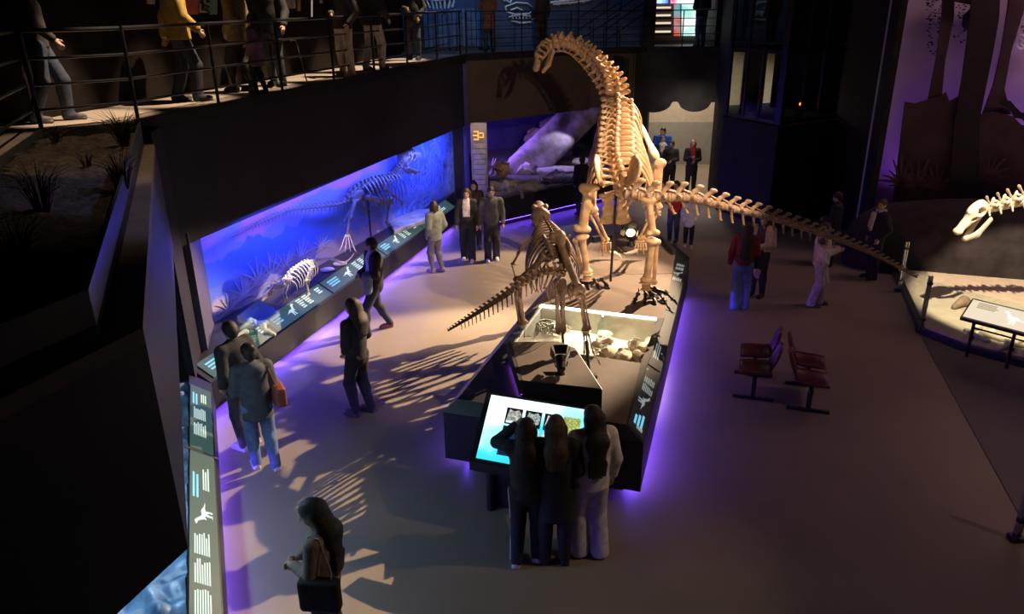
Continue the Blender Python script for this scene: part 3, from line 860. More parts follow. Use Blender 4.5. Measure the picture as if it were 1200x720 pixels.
YE = emis('emblem_yellow', (1, .55, .12), .9)
ex, ez = -.82, 2.36
for dx, dz, w_, h_ in ((-.06, .10, .12, .035), (-.06, .0, .16, .035), (-.06, -.10, .12, .035), (-.005, 0, .03, .24), (.075, .06, .11, .03), (.075, -.05, .11, .03), (.13, 0, .03, .12)):
    em.box((ex + dx, 19.605, ez + dz), (w_, .02, h_))
em.build('emblem', YE, t)
spot('column_spot', (-.75, 18.7, 3.3), (-.8, 19.62, 2.0), 70, 50, WARM)
# ------------------------------------------------------------------ rock diorama at the back
rA, rB = np.array([-.58, 18.92]), np.array([3.55, 22.5])
rd = (rB - rA) / np.linalg.norm(rB - rA); rn = np.array([-.12, .993])
def gr(x, y, z=.84): return G(x, y, z)
t = thing('rock_display_plinth', 'black plinth with a steel top edge under the rock and fern diorama', 'plinth', (*(rA + rB) / 2, 0))
MB().prism([rA + rn * .2, rB + rn * .2, rB + rn * .3, rA + rn * .3], 0, .17).prism([rA, rB, rB + rn * .5, rA + rn * .5], .17, .78).build('base', PLINTH, t)
MB().prism([rA + rn * .02, rB + rn * .02, rB + rn * 7.2, rA + rn * 7.2], .76, .84).build('display_floor', mat('rock_floor', (.13, .12, .14), .8, vary=.3, bump=.4), t)
MB().tube([(*(rA + rn * .01), .81), (*(rB + rn * .01), .81)], .018, 6).build('steel_edge', CHROME, t)
MB().wallseg(rA + rn * .16, rB + rn * .16, .12, .155, .012).build('led_strip', PURPLEF, t)
struct(MB().wallseg(rA + rn * 7.2 - rd * 2.0, rB + rn * 7.2 + rd * 2, .0, 4.1, .2).build('wall_rock_back', mat('indigo_paint', (.06, .05, .22), .8, vary=.3, scale=1.2)))
struct(MB().wallseg((-1.1, 20.2), rA + rn * 7.2 - rd * 1.4, 0, 4.1, .15).build('wall_rock_left', mat('indigo_paint', (.06, .05, .22))))
struct(MB().wallseg(rB + rn * .3, rB + rn * 7.2, 0, 4.1, .15).build('wall_rock_right', BLACK))
area('rock_purple', tuple(D(578, 147, 22.25)), tuple(D(640, 172, 24.4)), 100, 1.4, .2, (.35, .18, 1.0), (*rd, 0))
spot('rock_warm', tuple(D(668, 143, 23.2)), tuple(gr(656, 199)), 34, 110, (.82, .74, 1.0))
def rp(a, b, z): return np.append(rA + rd * a + rn * b, z)
ROCK = mat('grey_rock', (.20, .18, .19), .9, vary=.35, scale=5, bump=.9, bscale=14)
PALE = mat('pale_rock', (.48, .45, .46), .9, vary=.3, scale=5, bump=.8, bscale=16)
def rock(name, label, c, r, mt, seed, group=None, cat='rock'):
    rs = random.Random(seed); m_s = min(1, max(r) / .5); pr = [E_((0, 0, 0), np.array(r) * .92, None, .04 * m_s)]
    for k in range(7):
        d = np.array([rs.uniform(-1, 1) * r[0], rs.uniform(-1, 1) * r[1], rs.uniform(-.6, .9) * r[2]])
        pr.append(B_(d * .6, np.array(r) * rs.uniform(.35, .6), np.array(Matrix.Rotation(rs.uniform(0, 3), 3, Vector((rs.random(), rs.random(), rs.random())).normalized())), .02 * m_s, .04 * m_s))
    V, F = smesh(pr, max(r) / 13)
    o = link(name, meshdata(name, V, F, True), mt)
    o.location = c
    return tag(o, label, cat, group)
# slanting slab of cliff
ca_, cb_ = D(604, 208, 22.5), D(697, 118, 25.0)
cx_ = (cb_ - ca_) / np.linalg.norm(cb_ - ca_); cy_ = np.cross([0.15, -1, .2], cx_); cy_ /= np.linalg.norm(cy_); cz_ = np.cross(cx_, cy_)
CR = np.stack([cx_, cy_, cz_], 1); Lc_ = np.linalg.norm(cb_ - ca_)
cl = [B_((ca_ + cb_) / 2 + cy_ * .05, (Lc_ * .56, .44, .34), CR, .10, .05), B_((ca_ + cb_) / 2 - cy_ * .30 + cz_ * .08, (Lc_ * .50, .22, .30), CR, .08, .06), B_((ca_ + cb_) / 2 + cy_ * .42 + cx_ * .2, (Lc_ * .48, .12, .26), CR, .06, .06)]
for k in range(12):
    cl.append(E_(ca_ + cx_ * Lc_ * k / 11 + cy_ * .4 * math.sin(2.3 * k) + cz_ * .26, (.34, .18, .14), CR, .12))
tag(solid('cliff_slab', cl, .085, mat('cliff_rock', (.26, .23, .27), .95, vary=.3, scale=4, bump=1.0, bscale=13)), 'great slanting trunk-like rock slab rising to the right in the back diorama', 'rock')
rock('boulder', 'tan boulder under the foot of the slanting slab', gr(634, 186) + [0, .6, .55], (.62, .4, .30), mat('tan_rock', (.30, .24, .20), .9, vary=.3, bump=.8), 3)
rock('boulder', 'dark square boulder high behind the fern in the back diorama', gr(652, 186) + [0, 1.4, .85], (.5, .35, .4), ROCK, 4)
rock('boulder', 'small white boulder at the foot of the slanting slab', gr(616, 204) + [0, 0, .14], (.20, .16, .17), PALE, 5)
rock('boulder', 'white stone left of the small white boulder', gr(604, 203) + [0, 0, .09], (.16, .14, .12), PALE, 6)
rock('ledge_rock', 'long low dark rock ledge along the front of the back diorama', rp(1.15, .45, .88), (.85, .28, .16), ROCK, 7)
rock('ledge_rock', 'low ledge with pale pebbles right of the long dark ledge', rp(2.65, .5, .90), (.50, .30, .14), mat('pebble_rock', (.40, .37, .42), .9, vary=.5, scale=18, bump=1.0, bscale=22), 8)
tag(solid('snow_slab', [E_(gr(652, 201) + [0, .1, .03], (.95, .50, .09), None, .05), E_(gr(640, 203) + [0, 0, .03], (.45, .30, .10), None, .08)], .04, PALE), 'flat pale slab behind the pebble ledge', 'rock')
tag(solid('snow_slab', [E_(gr(676, 193) + [0, .3, .05], (.9, .45, .12), None, .05), E_(gr(684, 195) + [0, .3, .08], (.4, .3, .14), None, .1)], .04, PALE), 'second flat pale slab further back beside the ferns', 'rock')
rock('standing_stone', 'small upright dark stone on the pale slab', gr(626, 205) + [0, 0, .16], (.07, .06, .18), ROCK, 11)
def fern(label, p, n, ln, col, seed, up=.7):
    t = thing('fern', label, 'plant', tuple(p), 0, None)
    r_ = random.Random(seed); mt = mat('fern_' + str(col), col, .7, vary=.3)
    for k in range(n):
        a = 2 * math.pi * k / n + r_.uniform(-.3, .3); L_ = ln * r_.uniform(.7, 1.1)
        d = np.array([math.cos(a), math.sin(a), 0]); sd = np.array([-d[1], d[0], 0])
        mb = MB(); pts = []
        for s in np.linspace(0, 1, 7):
            pts.append(p + d * L_ * s * .8 + np.array([0, 0, L_ * (up * s * 1.5 - up * 1.1 * s * s)]))
        mb.tube(pts, [.008, .007, .006, .005, .004, .003, .002], 4)
        for i in range(1, 7):
            for sg in (-1, 1):
                w_ = L_ * .22 * (1 - i / 8); q = pts[i]
                mb.add([q, q + sd * sg * w_ * .5 + d * .03 + [0, 0, .012], q + sd * sg * w_ + d * .06 * L_ / .4 - [0, 0, .01], q + sd * sg * w_ * .45 - d * .015], [[0, 1, 2, 3]])
        mb.build('frond', mt, t)
    return t
fern('bright green fern on the pale slab in the back diorama', gr(640, 188) + [0, 0, .1], 11, .42, (.10, .30, .05), 1)
fern('dark green fern left of the bright green fern', gr(621, 197), 12, .40, (.03, .08, .03), 2)
fern('dark bushy fern behind the pale slab on the right', gr(664, 186) + [0, .4, .1], 14, .55, (.05, .10, .04), 3)
fern('dark plant at the left end of the back diorama', gr(577, 198), 12, .50, (.03, .06, .06), 4)
fern('low fern at the right end of the pebble ledge', gr(682, 199) + [0, 0, .05], 11, .36, (.05, .12, .05), 5)
fern('dark fern in the shade by the palm trunk', gr(683, 182) + [0, 0, .1], 12, .55, (.03, .06, .03), 6)
t = thing('palm_tree', 'slim red-brown palm trunk with bare fronds at the back of the rock diorama', 'tree', tuple(gr(667, 180)))
b0_ = gr(667, 180)
MB().tube([b0_, b0_ + [.02, 0, .7], b0_ + [.03, 0, 1.35]], [.13, .11, .10], 10).build('trunk', mat('palm_bark', (.26, .12, .09), .9, vary=.4, scale=9, bump=.9), t)
for k in range(11):
    a = k * .57; d = np.array([math.cos(a), math.sin(a), 0]); c_ = b0_ + [.03, 0, 1.33]
    MB().tube([c_, c_ + d * .25 + [0, 0, .28], c_ + d * .62 + [0, 0, .30]], [.018, .012, .004], 4).build('frond', mat('dry_frond', (.10, .08, .08), .8), t)
tw = thing('driftwood', 'tangle of pale dead branches at the left end of the back diorama', 'branch', tuple(gr(578, 205)))
r_ = random.Random(9)
for k in range(7):
    s0 = gr(572 + k * 2.2, 207 + r_.uniform(-5, 3))
    MB().tube([s0, s0 + [r_.uniform(-.1, .2), r_.uniform(-.2, .2), .22], s0 + [r_.uniform(-.2, .35), r_.uniform(-.2, .3), .42]], [.03, .022, .008], 5).build('branch', mat('dead_wood', (.28, .20, .16), .9, vary=.3, bump=.5), tw)
rock('dinosaur_model', 'brown lumpy animal model crouching by the driftwood', gr(589, 209) + [0, 0, .22], (.20, .17, .24), mat('model_skin', (.34, .20, .15), .8, vary=.4, bump=.8), 21, cat='model')
# ------------------------------------------------------------------ doorway with scalloped arch and passage
J0, J1 = np.array([4.38, 24.15]), np.array([6.33, 23.6])
struct(MB().wallseg(J0 - [.85, -.35], J0, 0, 4.2, .25).build('wall_door_left', BLACK))
arch = []
jd = (J1 - J0); ld = np.linalg.norm(jd)
for s in np.linspace(0, 1, 40):
    z = 2.72 + (-.34 * math.sqrt(max(0, 1 - ((s - .08) / .28) ** 2)) if s < .36 else 0) + (-.30 * math.sqrt(max(0, 1 - ((s - .70) / .24) ** 2)) if .46 < s < .94 else 0)
    arch.append((s, z))
A = [np.array([*(J0 + jd * s), z]) for s, z in arch] + [np.array([*J1, 4.2]), np.array([*J0, 4.2])]
nv_ = np.array([-jd[1], jd[0], 0]) / ld * .12
mbA = MB(); nA_ = len(A)
for i in range(39):
    p, q = A[i], A[i + 1]
    mbA.loft([p, q, np.array([q[0], q[1], 4.2]), np.array([p[0], p[1], 4.2])], [p + nv_, q + nv_, np.array([q[0], q[1], 4.2]) + nv_, np.array([p[0], p[1], 4.2]) + nv_])
struct(mbA.build('wall_scalloped_arch', BLACK))
struct(MB().wallseg((3.2, 28.6), (9.6, 28.0), 0, 4.2, .2).build('wall_passage', mat('passage_beige', (.42, .36, .29), .8, vary=.06)))
struct(MB().wallseg((3.2, 28.52), (9.6, 27.92), 0, 1.55, .06).build('wall_passage_dado', mat('passage_grey', (.24, .23, .21), .8, vary=.06)))
struct(MB().wallseg((3.9, 24.3), (3.6, 28.5), 0, 4.2, .15).build('wall_passage_left', BLACK))
struct(MB().wallseg((8.6, 28.2), (8.6, 23.9), 0, 4.2, .15).build('wall_passage_right', mat('passage_beige', (.42, .36, .29))))
area('passage_light', (5.9, 26.3, 3.9), (6.0, 26.6, 0), 150, 2.0, 1.2, (1, .82, .62))
area('passage_front_light', (5.3, 22.9, 2.9), (5.6, 24.2, .6), 14, .8, .3, (1, .8, .65))
# ------------------------------------------------------------------ lift shaft: closed base, glazed cage above
Ec, El, Er = G(912, 148, 2.62)[:2], G(848, 136, 2.62)[:2], G(985, 139, 2.62)[:2]
Eb = El + Er - Ec
struct(MB().prism([El, Ec, Er, Er + [1.2, 2.5], Eb + [.4, 2.2], [6.33, 23.6]], 0, 2.60).build('wall_lift_base', NAVY))
struct(MB().wallseg([6.33, 23.6], El, 0, 9.4, .1).build('wall_lift_side', BLACK))
t = thing('lift_cage', 'dark glazed lift shaft with black frame above the closed base', 'lift', (Ec[0], Ec[1], 2.62))
def inn(p, s=.04): return p + (Eb + Ec - 2 * p) / 2 * s
for p in (El, Ec, Er): 
    MB().box((*inn(p), 5.9), (.16 if p is Ec else .09, .16 if p is Ec else .09, 6.5), .7).build('corner_post', STEEL, t)
for p, q in ((El, Ec), (Ec, Er)):
    for z, h_ in ((2.68, .08), (4.35, .10), (4.55, .06), (6.6, .1)):
        MB().wallseg(inn(p), inn(q), z - h_ / 2, z + h_ / 2, .05).build('frame_bar', STEEL, t)
    for s in (.34, .62): 
        c_ = inn(p) * (1 - s) + inn(q) * s
        MB().box((*c_, 5.9), (.05, .05, 6.5), .6).build('mullion', STEEL, t)
    for k, (s0, s1) in enumerate(((.02, .33), (.35, .61), (.63, .98))):
        a_, b_ = inn(p) * (1 - s0) + inn(q) * s0, inn(p) * (1 - s1) + inn(q) * s1
        for z0, z1 in ((2.72, 4.30), (4.60, 9.0)):
            MB().wallseg(a_, b_, z0, z1, .01).build('glass_pane', GLASS, t)
rdl = MB(); pp = Ec * .55 + Er * .45 + np.array([-.1, .4]); rdl.box((*pp, 2.95), (.10, .10, .5)); rdl.build('call_post', STEEL, t)
MB().ball((pp[0], pp[1] - .06, 3.05), .035).build('red_light', emis('red_light', (1, .10, .03), 14), t)
struct(MB().wallseg(Eb + [-.1, .9], Er + [1.1, 1.9], 2.6, 9.4, .1).build('wall_lift_back', BLACK))
bl = mat('lift_panel', (.30, .22, .18), .6, vary=.1)
MB().wallseg(Eb * .75 + El * .25 + [-.2, .15], Eb * .15 + El * .85 + [.2, .15], 2.62, 9.2, .05).build('back_panel', bl, t)
spot('lift_light', (5.95, 21.5, 7.2), (6.6, 21.2, 3.4), 150, 80, (1, .72, .55))
# ------------------------------------------------------------------ dark wall right of the lift
struct(MB().wallseg(Er + [-.1, .1], (8.55, 17.2), 0, 9.4, .15).build('wall_right_return', BLACK))
# ------------------------------------------------------------------ gallery level: blue mural with white bone drawings, screens, posters
M0, M1 = np.array([-3.0, 22.6]), np.array([4.35, 25.6])
md_ = (M1 - M0) / np.linalg.norm(M1 - M0)
struct(MB().wallseg(M0, M1, 4.33, 8.6, .2).build('wall_gallery', mat('gallery_blue', (.055, .095, .20), .8, vary=.25, scale=1.3)))
area('gallery_blue_light', (-.2, 22.8, 7.9), (.4, 24.1, 5.0), 50, 5.0, .3, (.35, .55, 1.0), (*md_, 0))
def gm(x, y, off=.012):
    p = onplane(x, y, M0, M1); n_ = np.array([md_[1], -md_[0], 0]); return p + n_ * off
CH = mat('white_print', (.80, .86, .95), .8, vary=.15)
def bone_print(label, strokes, wd):
    mb = MB()
    for s in strokes:
        mb.tube([gm(*p) for p in s], wd, 4)
    return tag(mb.build('bone_drawing', CH), label, 'mural')
r_ = random.Random(4)
bone_print('white rib cage drawing at the left of the blue gallery wall', [[(494 + k * 5.2, -8), (496 + k * 5 + r_.uniform(-1, 1), 2), (499 + k * 4.4, 12 - abs(k - 3.5))] for k in range(8)] + [[(490, 12), (505, 15), (520, 15), (534, 12)], [(492, -2), (510, 1), (530, -2)]], .035)
bone_print('white skull drawing in the middle of the blue gallery wall', [[(592, 8), (605, 3), (618, 4), (626, 10), (620, 16), (604, 17), (594, 14), (592, 8)], [(598, 12), (606, 9), (612, 12)], [(596, 20), (608, 18), (622, 19), (630, 24)], [(598, 24), (610, 27), (622, 26)]] + [[(600 + k * 4, 17), (601 + k * 4, 22)] for k in range(6)], .022)
bone_print('white long-bone drawing with a ragged end right of the skull drawing', [[(645, 3), (670, 0), (690, -3)], [(648, 5), (672, 3), (692, 0)], [(650, 1), (655, 6)], [(664, 0), (668, 5)], [(680, -3), (684, 3)]], .03)
bone_print('small white bone drawing above the far railing', [[(588, -2), (598, 3), (602, -6)], [(590, 1), (597, -4)]], .03)
bars = MB()
for k in range(16):
    a, b = gm(497 + k * 5.4, 24, .02), gm(499 + k * 5.4, 56, .02)
    if k % 3 != 2: bars.wallseg(a, b + [.12, .04, 0], 4.5, 5.35, -.012)
t = thing('blue_display', 'low blue ribbed display panel under the rib cage drawing', 'display', tuple(gm(520, 55)))
for k in range(14):
    a = gm(497 + k * 5.6, 45, .02); MB().wallseg(a[:2], a[:2] + md_ * .115, 4.45, 5.5, -.015 - .01 * (k % 2)).build('ribbed_strip', mat('ribbed_blue', (.10, .20, .42), .5, vary=.2), t)
t = thing('stair_railing', 'dark sloping stair rails behind the far railing', 'railing', (3.2, 24.3, 4.33))
for s in range(3):
    z = 4.55 + s * .32
    MB().tube([(2.1, 23.9, z), (3.4, 24.4, z + .75)], .018, 6).build('rail', STEEL, t)
    MB().tube([(3.0, 24.2, z), (4.2, 24.75, z + .75)], .018, 6).build('rail', STEEL, t)
for x in (2.1, 3.0, 3.45, 4.2):
    MB().tube([(x, 23.9 + (x - 2.1) * .4, 4.33), (x, 23.9 + (x - 2.1) * .4, 5.7)], .02, 6).build('post', STEEL, t)
struct(MB().box((4.38, 24.75, 6.4), (.35, .35, 4.2)).build('trim_2', BLACK))
struct(MB().wallseg((6.25, 23.9), (6.55, 27.5), 4.33, 9.4, -.15).build('wall_gallery_right', BLACK))
struct(MB().wallseg((4.4, 27.6), (8, 27.2), 4.33, 9.4, .2).build('wall_screens', BROWNWALL))
def card(x0, x1, y0, y1, name, label, mt, cat, off=.0):
    Q0, Q1 = (4.4, 27.5 - off), (8, 27.1 - off)
    a, b, c_, d = onplane(x0, y1, Q0, Q1), onplane(x1, y1, Q0, Q1), onplane(x1, y0, Q0, Q1), onplane(x0, y0, Q0, Q1)
    o = MB().loft([a, b, c_, d], [p + [-.02, -.06, 0] for p in (a, b, c_, d)]).build(name, mt)
    return tag(o, label, cat)
card(754, 783, -14, 4, 'video_screen', 'blue lit screen at the top left of the coloured exhibit', photo_mat('blue_video', (.03, .12, .9), (.45, .7, 1), 3, 1.4), 'screen')
card(786, 822, -14, 4, 'video_screen', 'pink and white lit screen beside the blue screen', photo_mat('pink_video', (.9, .08, .25), (1, .85, .9), 2.2, 1.4), 'screen')
card(790, 797, 5, 42, 'lit_screen', 'narrow red and teal lit strip of the coloured exhibit', photo_mat('teal_video', (.75, .08, .06), (.05, .5, .55), 2.5, 1.0), 'screen', .1)
card(799, 823, 5, 42, 'lit_screen', 'tall pale green and white lit panel of the coloured exhibit', photo_mat('white_video', (.25, .7, .65), (.98, 1, .9), 1.7, 1.2), 'screen', .05)
sh = thing('lit_shelf', 'brown shelf unit with glowing shelves left of the coloured panels', 'shelf', tuple(D(768, 40, 27.2)))
for k, y in enumerate((9, 18, 27, 37)):
    for nm, yo, h_, mt_ in (('shelf', 5, 3.2, mat('shelf_wood', (.22, .12, .08), .6)), ('glow_strip', 1.5, 2.2, emis('shelf_glow', (1, .80, .60), .9))):
        a, b = onplane(757, y + yo, (4.4, 27.4), (8, 27)), onplane(786, y + yo, (4.4, 27.4), (8, 27))
        MB().wallseg(a, b, a[2], a[2] + h_ * .03, -.08 if nm == 'shelf' else -.04).build(nm, mt_, sh)
area('screens_glow', (6.0, 26.0, 8.5), (6.0, 26.6, 4.4), 20, 2, .5, (.8, .75, 1))
def poster(x0, x1, y0, y1, label, mt, name='poster', cat='poster', off=.01):
    a, b, c_, d = [onplane(x, y, *RB) for x, y in ((x0, y1), (x1, y1), (x1, y0), (x0, y0))]
    dd = np.array(RB[1]) - np.array(RB[0]); n_ = np.array([dd[1], -dd[0], 0]) / np.linalg.norm(dd)
    return tag(MB().loft([p + n_ * off for p in (a, b, c_, d)], [p + n_ * (off + .015) for p in (a, b, c_, d)]).build(name, mt), label, cat)
poster(186, 201, -18, 14, 'pale blue poster behind the person in yellow', mat('pp1', (.42, .50, .56), .6, vary=.3, scale=4))
poster(215, 231, -18, 17, 'orange-red poster right of the pale blue one', mat('pp2', (.75, .20, .11), .6, vary=.12, scale=4))
p = poster(232, 244, -18, 15, 'grey-white poster with black sketch lines beside the orange one', mat('pp3', (.55, .55, .52), .6, vary=.1, scale=4))
sk = MB()
for s in (((233, 3), (237, 6), (243, 8)), ((234, -2), (236, 5), (235, 12)), ((239, -3), (241, 3), (243, 1)), ((236, 10), (240, 12), (243, 14))):
    dd = np.array(RB[1]) - np.array(RB[0]); n_ = np.array([dd[1], -dd[0], 0]) / np.linalg.norm(dd)
    sk.tube([onplane(x, y, *RB) + n_ * .03 for x, y in s], .02, 4)
o_ = sk.build('sketch_line', BLACK); o_.parent = p
poster(245, 253, -18, 17, 'narrow teal poster at the right of the poster row', mat('pp4', (.22, .42, .42), .6, vary=.12, scale=4))
poster(171, 180, -10, 5, 'small cream note high on the dark ramp wall', mat('pp5', (.62, .56, .48), .6, vary=.1))
poster(334, 345, -10, 10, 'white framed print above the man with the walking stick', mat('pp6', (.55, .50, .47), .6, vary=.35, scale=9))
poster(347, 351, -12, 13, 'thin brown strip poster right of the framed print', mat('pp7', (.36, .22, .14), .6))
poster(383, 387, -12, 16, 'slim orange poster behind the person with light trousers', mat('pp8', (.62, .22, .12), .6))
poster(374, 377, 0, 4, 'tiny white label square on the dark ramp wall', mat('pp9', (.7, .66, .6), .6))
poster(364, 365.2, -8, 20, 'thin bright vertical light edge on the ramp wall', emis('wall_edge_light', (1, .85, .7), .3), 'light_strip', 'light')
# ------------------------------------------------------------------ beam seating
def bench():
    t = thing('beam_seat', 'x', 'seat', (0, 0, 0), 0, None)
    RED = mat('maroon_seat', (.115, .020, .022), .28, vary=.15, scale=3)
    MB().box((0, 0, .36), (.05, 1.15, .06)).build('beam', STEEL, t, raw=True)
    for y in (-.40, .40)[:1]:
        MB().box((0, y, .18), (.06, .09, .34)).build('leg', STEEL, t, raw=True)
        bevel(MB().box((0, y, .02), (.56, .055, .035)).build('foot', STEEL, t, raw=True), .01)
    MB().box((0, .42, .18), (.06, .09, .34)).build('leg', STEEL, t, raw=True)
    MB().box((0, .42, .02), (.56, .055, .035)).build('foot', STEEL, t, raw=True)
    for y in (-.29, .30):
        V = []
        n = 10
        for i in range(n):                      # seat pan, a dished shell open to the front
            for j in range(n):
                u, v = i / (n - 1) * 2 - 1, j / (n - 1) * 2 - 1
                rr = (1 - .12 * v * v * abs(u))
                V.append((u * .225, y + v * .235 * (1 - .06 * u * u), .43 + .035 * u * u * (1 if u > 0 else -.5) + .03 * v * v))
        F = np.array([[i * n + j, (i + 1) * n + j, (i + 1) * n + j + 1, i * n + j + 1] for i in range(n - 1) for j in range(n - 1)])
        s = link('seat_pan', meshdata('seat_pan', V, F, True), RED, t)
        md = s.modifiers.new('thick', 'SOLIDIFY'); md.thickness = .03; md.offset = 0
        V = []
        for i in range(n):
            for j in range(n):
                u, v = i / (n - 1), j / (n - 1) * 2 - 1
                wv = .225 * math.sqrt(max(.05, 1 - max(0, (u - .45) / .55) ** 2.2 * .85))
                V.append((.22 + .11 * u + .02 * math.sin(u * 3) - .04 * (v * v), y + v * wv, .49 + .36 * u))
        F = np.array([[i * n + j, (i + 1) * n + j, (i + 1) * n + j + 1, i * n + j + 1] for i in range(n - 1) for j in range(n - 1)])
        s = link('backrest', meshdata('backrest', V, F, True), RED, t)
        md = s.modifiers.new('thick', 'SOLIDIFY'); md.thickness = .022; md.offset = 0
        MB().tube([(.05, y, .39), (.20, y, .42), (.25, y, .55), (.29, y, .66)], .013, 6).build('bracket', STEEL, t, raw=True)
    return t
bc = bench()
bc.location = (3.56, 9.85, 0); bc.rotation_euler = (0, 0, math.radians(-18)); bc['label'] = 'pair of joined maroon seats facing left, violet-lit on its backrests'
bc['group'] = 'maroon beam seats'
dup(bc, (4.22, 9.50, 0), math.radians(-18 + 180), 'pair of joined maroon seats facing right, backed against the other pair', 'maroon beam seats')
# ------------------------------------------------------------------ right diorama
W0, W1 = np.array([8.15, 17.0]), np.array([17.5, 14.6])
wd_ = (W1 - W0) / np.linalg.norm(W1 - W0); wn = np.array([wd_[1], -wd_[0]])
struct(MB().wallseg(W0, W1, 0, 9.2, .2).build('wall_tree_backdrop', mat('backdrop_lilac', (.50, .42, .50), .85, vary=.1, scale=1)))
struct(MB().wallseg(W0 + wn * .9, W0, 0, 9.3, -.12).build('wall_backdrop_edge', BLACK))
area('backdrop_uplight', tuple(np.append(W0 + wd_ * 4.5 + wn * .35, 1.4)), tuple(np.append(W0 + wd_ * 4.6 - wn * .4, 6.0)), 120, 7.0, .12, (.36, .10, 1.0), (*wd_, 0))
area('backdrop_toplight', tuple(np.append(W0 + wd_ * 4.5 + wn * 2.0, 9.0)), tuple(np.append(W0 + wd_ * 4.5 - wn * .2, 5.6)), 150, 7.0, .2, (1.0, .55, .62), (*wd_, 0))
def wp(x, y, off): 
    Q0, Q1 = W0 + wn * off, W1 + wn * off
    return onplane(x, y, Q0, Q1)
SIL = mat('silhouette_black', (.020, .015, .022), .9, vary=.2)
SIL2 = mat('silhouette_plum', (.065, .036, .055), .9, vary=.2, scale=2)
def cutout(name, label, cat, left, right, off, mt, th=.06):
    """flat board cut-out: left and right outlines as pixel lists, standing parallel to the backdrop"""
    mb = MB(); n3 = np.array([*wn, 0]) * th
    A = [wp(x, y, off) for x, y in left]; Bq = [wp(x, y, off) for x, y in right]
    for i in range(len(A) - 1):
        q = [A[i], Bq[i], Bq[i + 1], A[i + 1]]
        mb.loft([p for p in q], [p + n3 for p in q])
    return tag(mb.build(name, mt), label, cat)
cutout('tree_cutout', 'slim plum tree trunk silhouette at the left of the lilac backdrop', 'cutout', [(1106, -60), (1103, 20), (1096, 70), (1086, 122)], [(1120, -60), (1117, 20), (1107, 70), (1102, 122)], .35, SIL2)
cutout('tree_cutout', 'broad black bark tree trunk silhouette in the middle of the lilac backdrop', 'cutout', [(1138, -60), (1137, 10), (1132, 50), (1126, 95), (1118, 140), (1112, 215)], [(1173, -60), (1170, 20), (1163, 60), (1155, 100), (1147, 140), (1146, 215)], .6, SIL)
cutout('tree_cutout', 'leaning plum tree trunk silhouette right of the broad black trunk', 'cutout', [(1188, -60), (1180, 10), (1172, 60), (1163, 100), (1150, 134)], [(1206, -60), (1198, 15), (1184, 60), (1176, 105), (1184, 134)], .3, SIL2)
cutout('branch_cutout', 'dark drooping branch silhouette low at the right of the backdrop', 'cutout', [(1172, 118), (1183, 118), (1190, 126), (1196, 132), (1204, 132)], [(1172, 122), (1183, 128), (1188, 138), (1196, 139), (1204, 146)], .4, SIL)
cutout('canopy_cutout', 'black hanging canopy silhouette at the top of the backdrop', 'cutout', [(1106, -40), (1117, 2), (1138, 6)], [(1200, -40), (1168, 2), (1164, 8)], .5, SIL)
hd_ = [(1060, 119), (1072, 121), (1086, 117), (1100, 113), (1108, 108), (1112, 119), (1122, 113), (1127, 119), (1140, 128), (1150, 134), (1166, 131), (1186, 136), (1196, 146), (1215, 150), (1240, 150)]
mb = MB(); n3 = np.array([*wn, 0]) * .05
for (x0, y0), (x1, y1) in zip(hd_, hd_[1:]):
    q = [wp(x0, y0, .42), wp(x1, y1, .42), wp(x1 - 14, 236, .42), wp(x0 - 14, 236, .42)]
    mb.loft(q, [p + n3 for p in q])
tag(mb.build('hedge_cutout', SIL2), 'ragged plum undergrowth silhouette across the foot of the lilac backdrop', 'cutout')
for k, (x, y, s_) in enumerate(((1056, 216, 1.0), (1076, 222, 1.1), (1098, 222, .9), (1126, 214, 1.1), (1158, 210, 1.0))):
    mb = MB(); r_ = random.Random(40 + k)
    for j in range(9):
        a = math.pi / 2 + (j - 4) * .30; ex_, ey_ = math.cos(a), -math.sin(a); L_ = 34 * s_ * r_.uniform(.7, 1.1)
        for i in range(6):
            s0_, s1_ = i / 6, (i + 1) / 6; w_ = 3.0 * (1 - s0_ * .8)
            dr = lambda s: (x + ex_ * L_ * s, y + ey_ * L_ * s + 9 * s * s * abs(j - 4) / 4)
            (ax_, ay_), (bx_, by_) = dr(s0_), dr(s1_)
            q = [wp(ax_ - w_ * -ey_, ay_ - w_ * ex_, .55), wp(ax_ + w_ * -ey_, ay_ + w_ * ex_, .55), wp(bx_ + w_ * .5 * -ey_, by_ + w_ * .5 * ex_, .55), wp(bx_ - w_ * .5 * -ey_, by_ - w_ * .5 * ex_, .55)]
            mb.loft(q, [p + n3 * .6 for p in q])
    tag(mb.build('fern_cutout', mat('fern_board', (.10, .06, .055), .9, vary=.2)), ('first', 'second', 'third', 'fourth', 'fifth')[k] + ' brown fern silhouette from the left above the dark mound', 'cutout')
def leaves(label, x0, x1, y0, y1, n, seed):
    r_ = random.Random(seed); mb = MB(); n3 = np.array([*wn, 0]) * .02
    for k in range(n):
        x, y = r_.uniform(x0, x1), y0 + (y1 - y0) * r_.random() ** 1.6; s = r_.uniform(.9, 2.3); a = r_.uniform(-.6, .6)
        q = [wp(x + s * c_ * math.cos(a) - e * s * .45 * math.sin(a), y + s * c_ * math.sin(a) + e * s * .45 * math.cos(a), .28) for c_, e in ((-1, 0), (0, -1), (1, 0), (0, 1))]
        mb.loft(q, [p + n3 for p in q])
    return tag(mb.build('leaf_cutouts', SIL), label, 'cutout', kind='stuff')
leaves('black leaf specks down the left edge of the lilac backdrop', 1086, 1105, -4, 66, 110, 1)
leaves('black leaf specks between the slim and the broad trunk', 1112, 1140, 5, 50, 60, 2)
leaves('black leaf specks at the right edge of the backdrop', 1190, 1202, 0, 38, 40, 3)
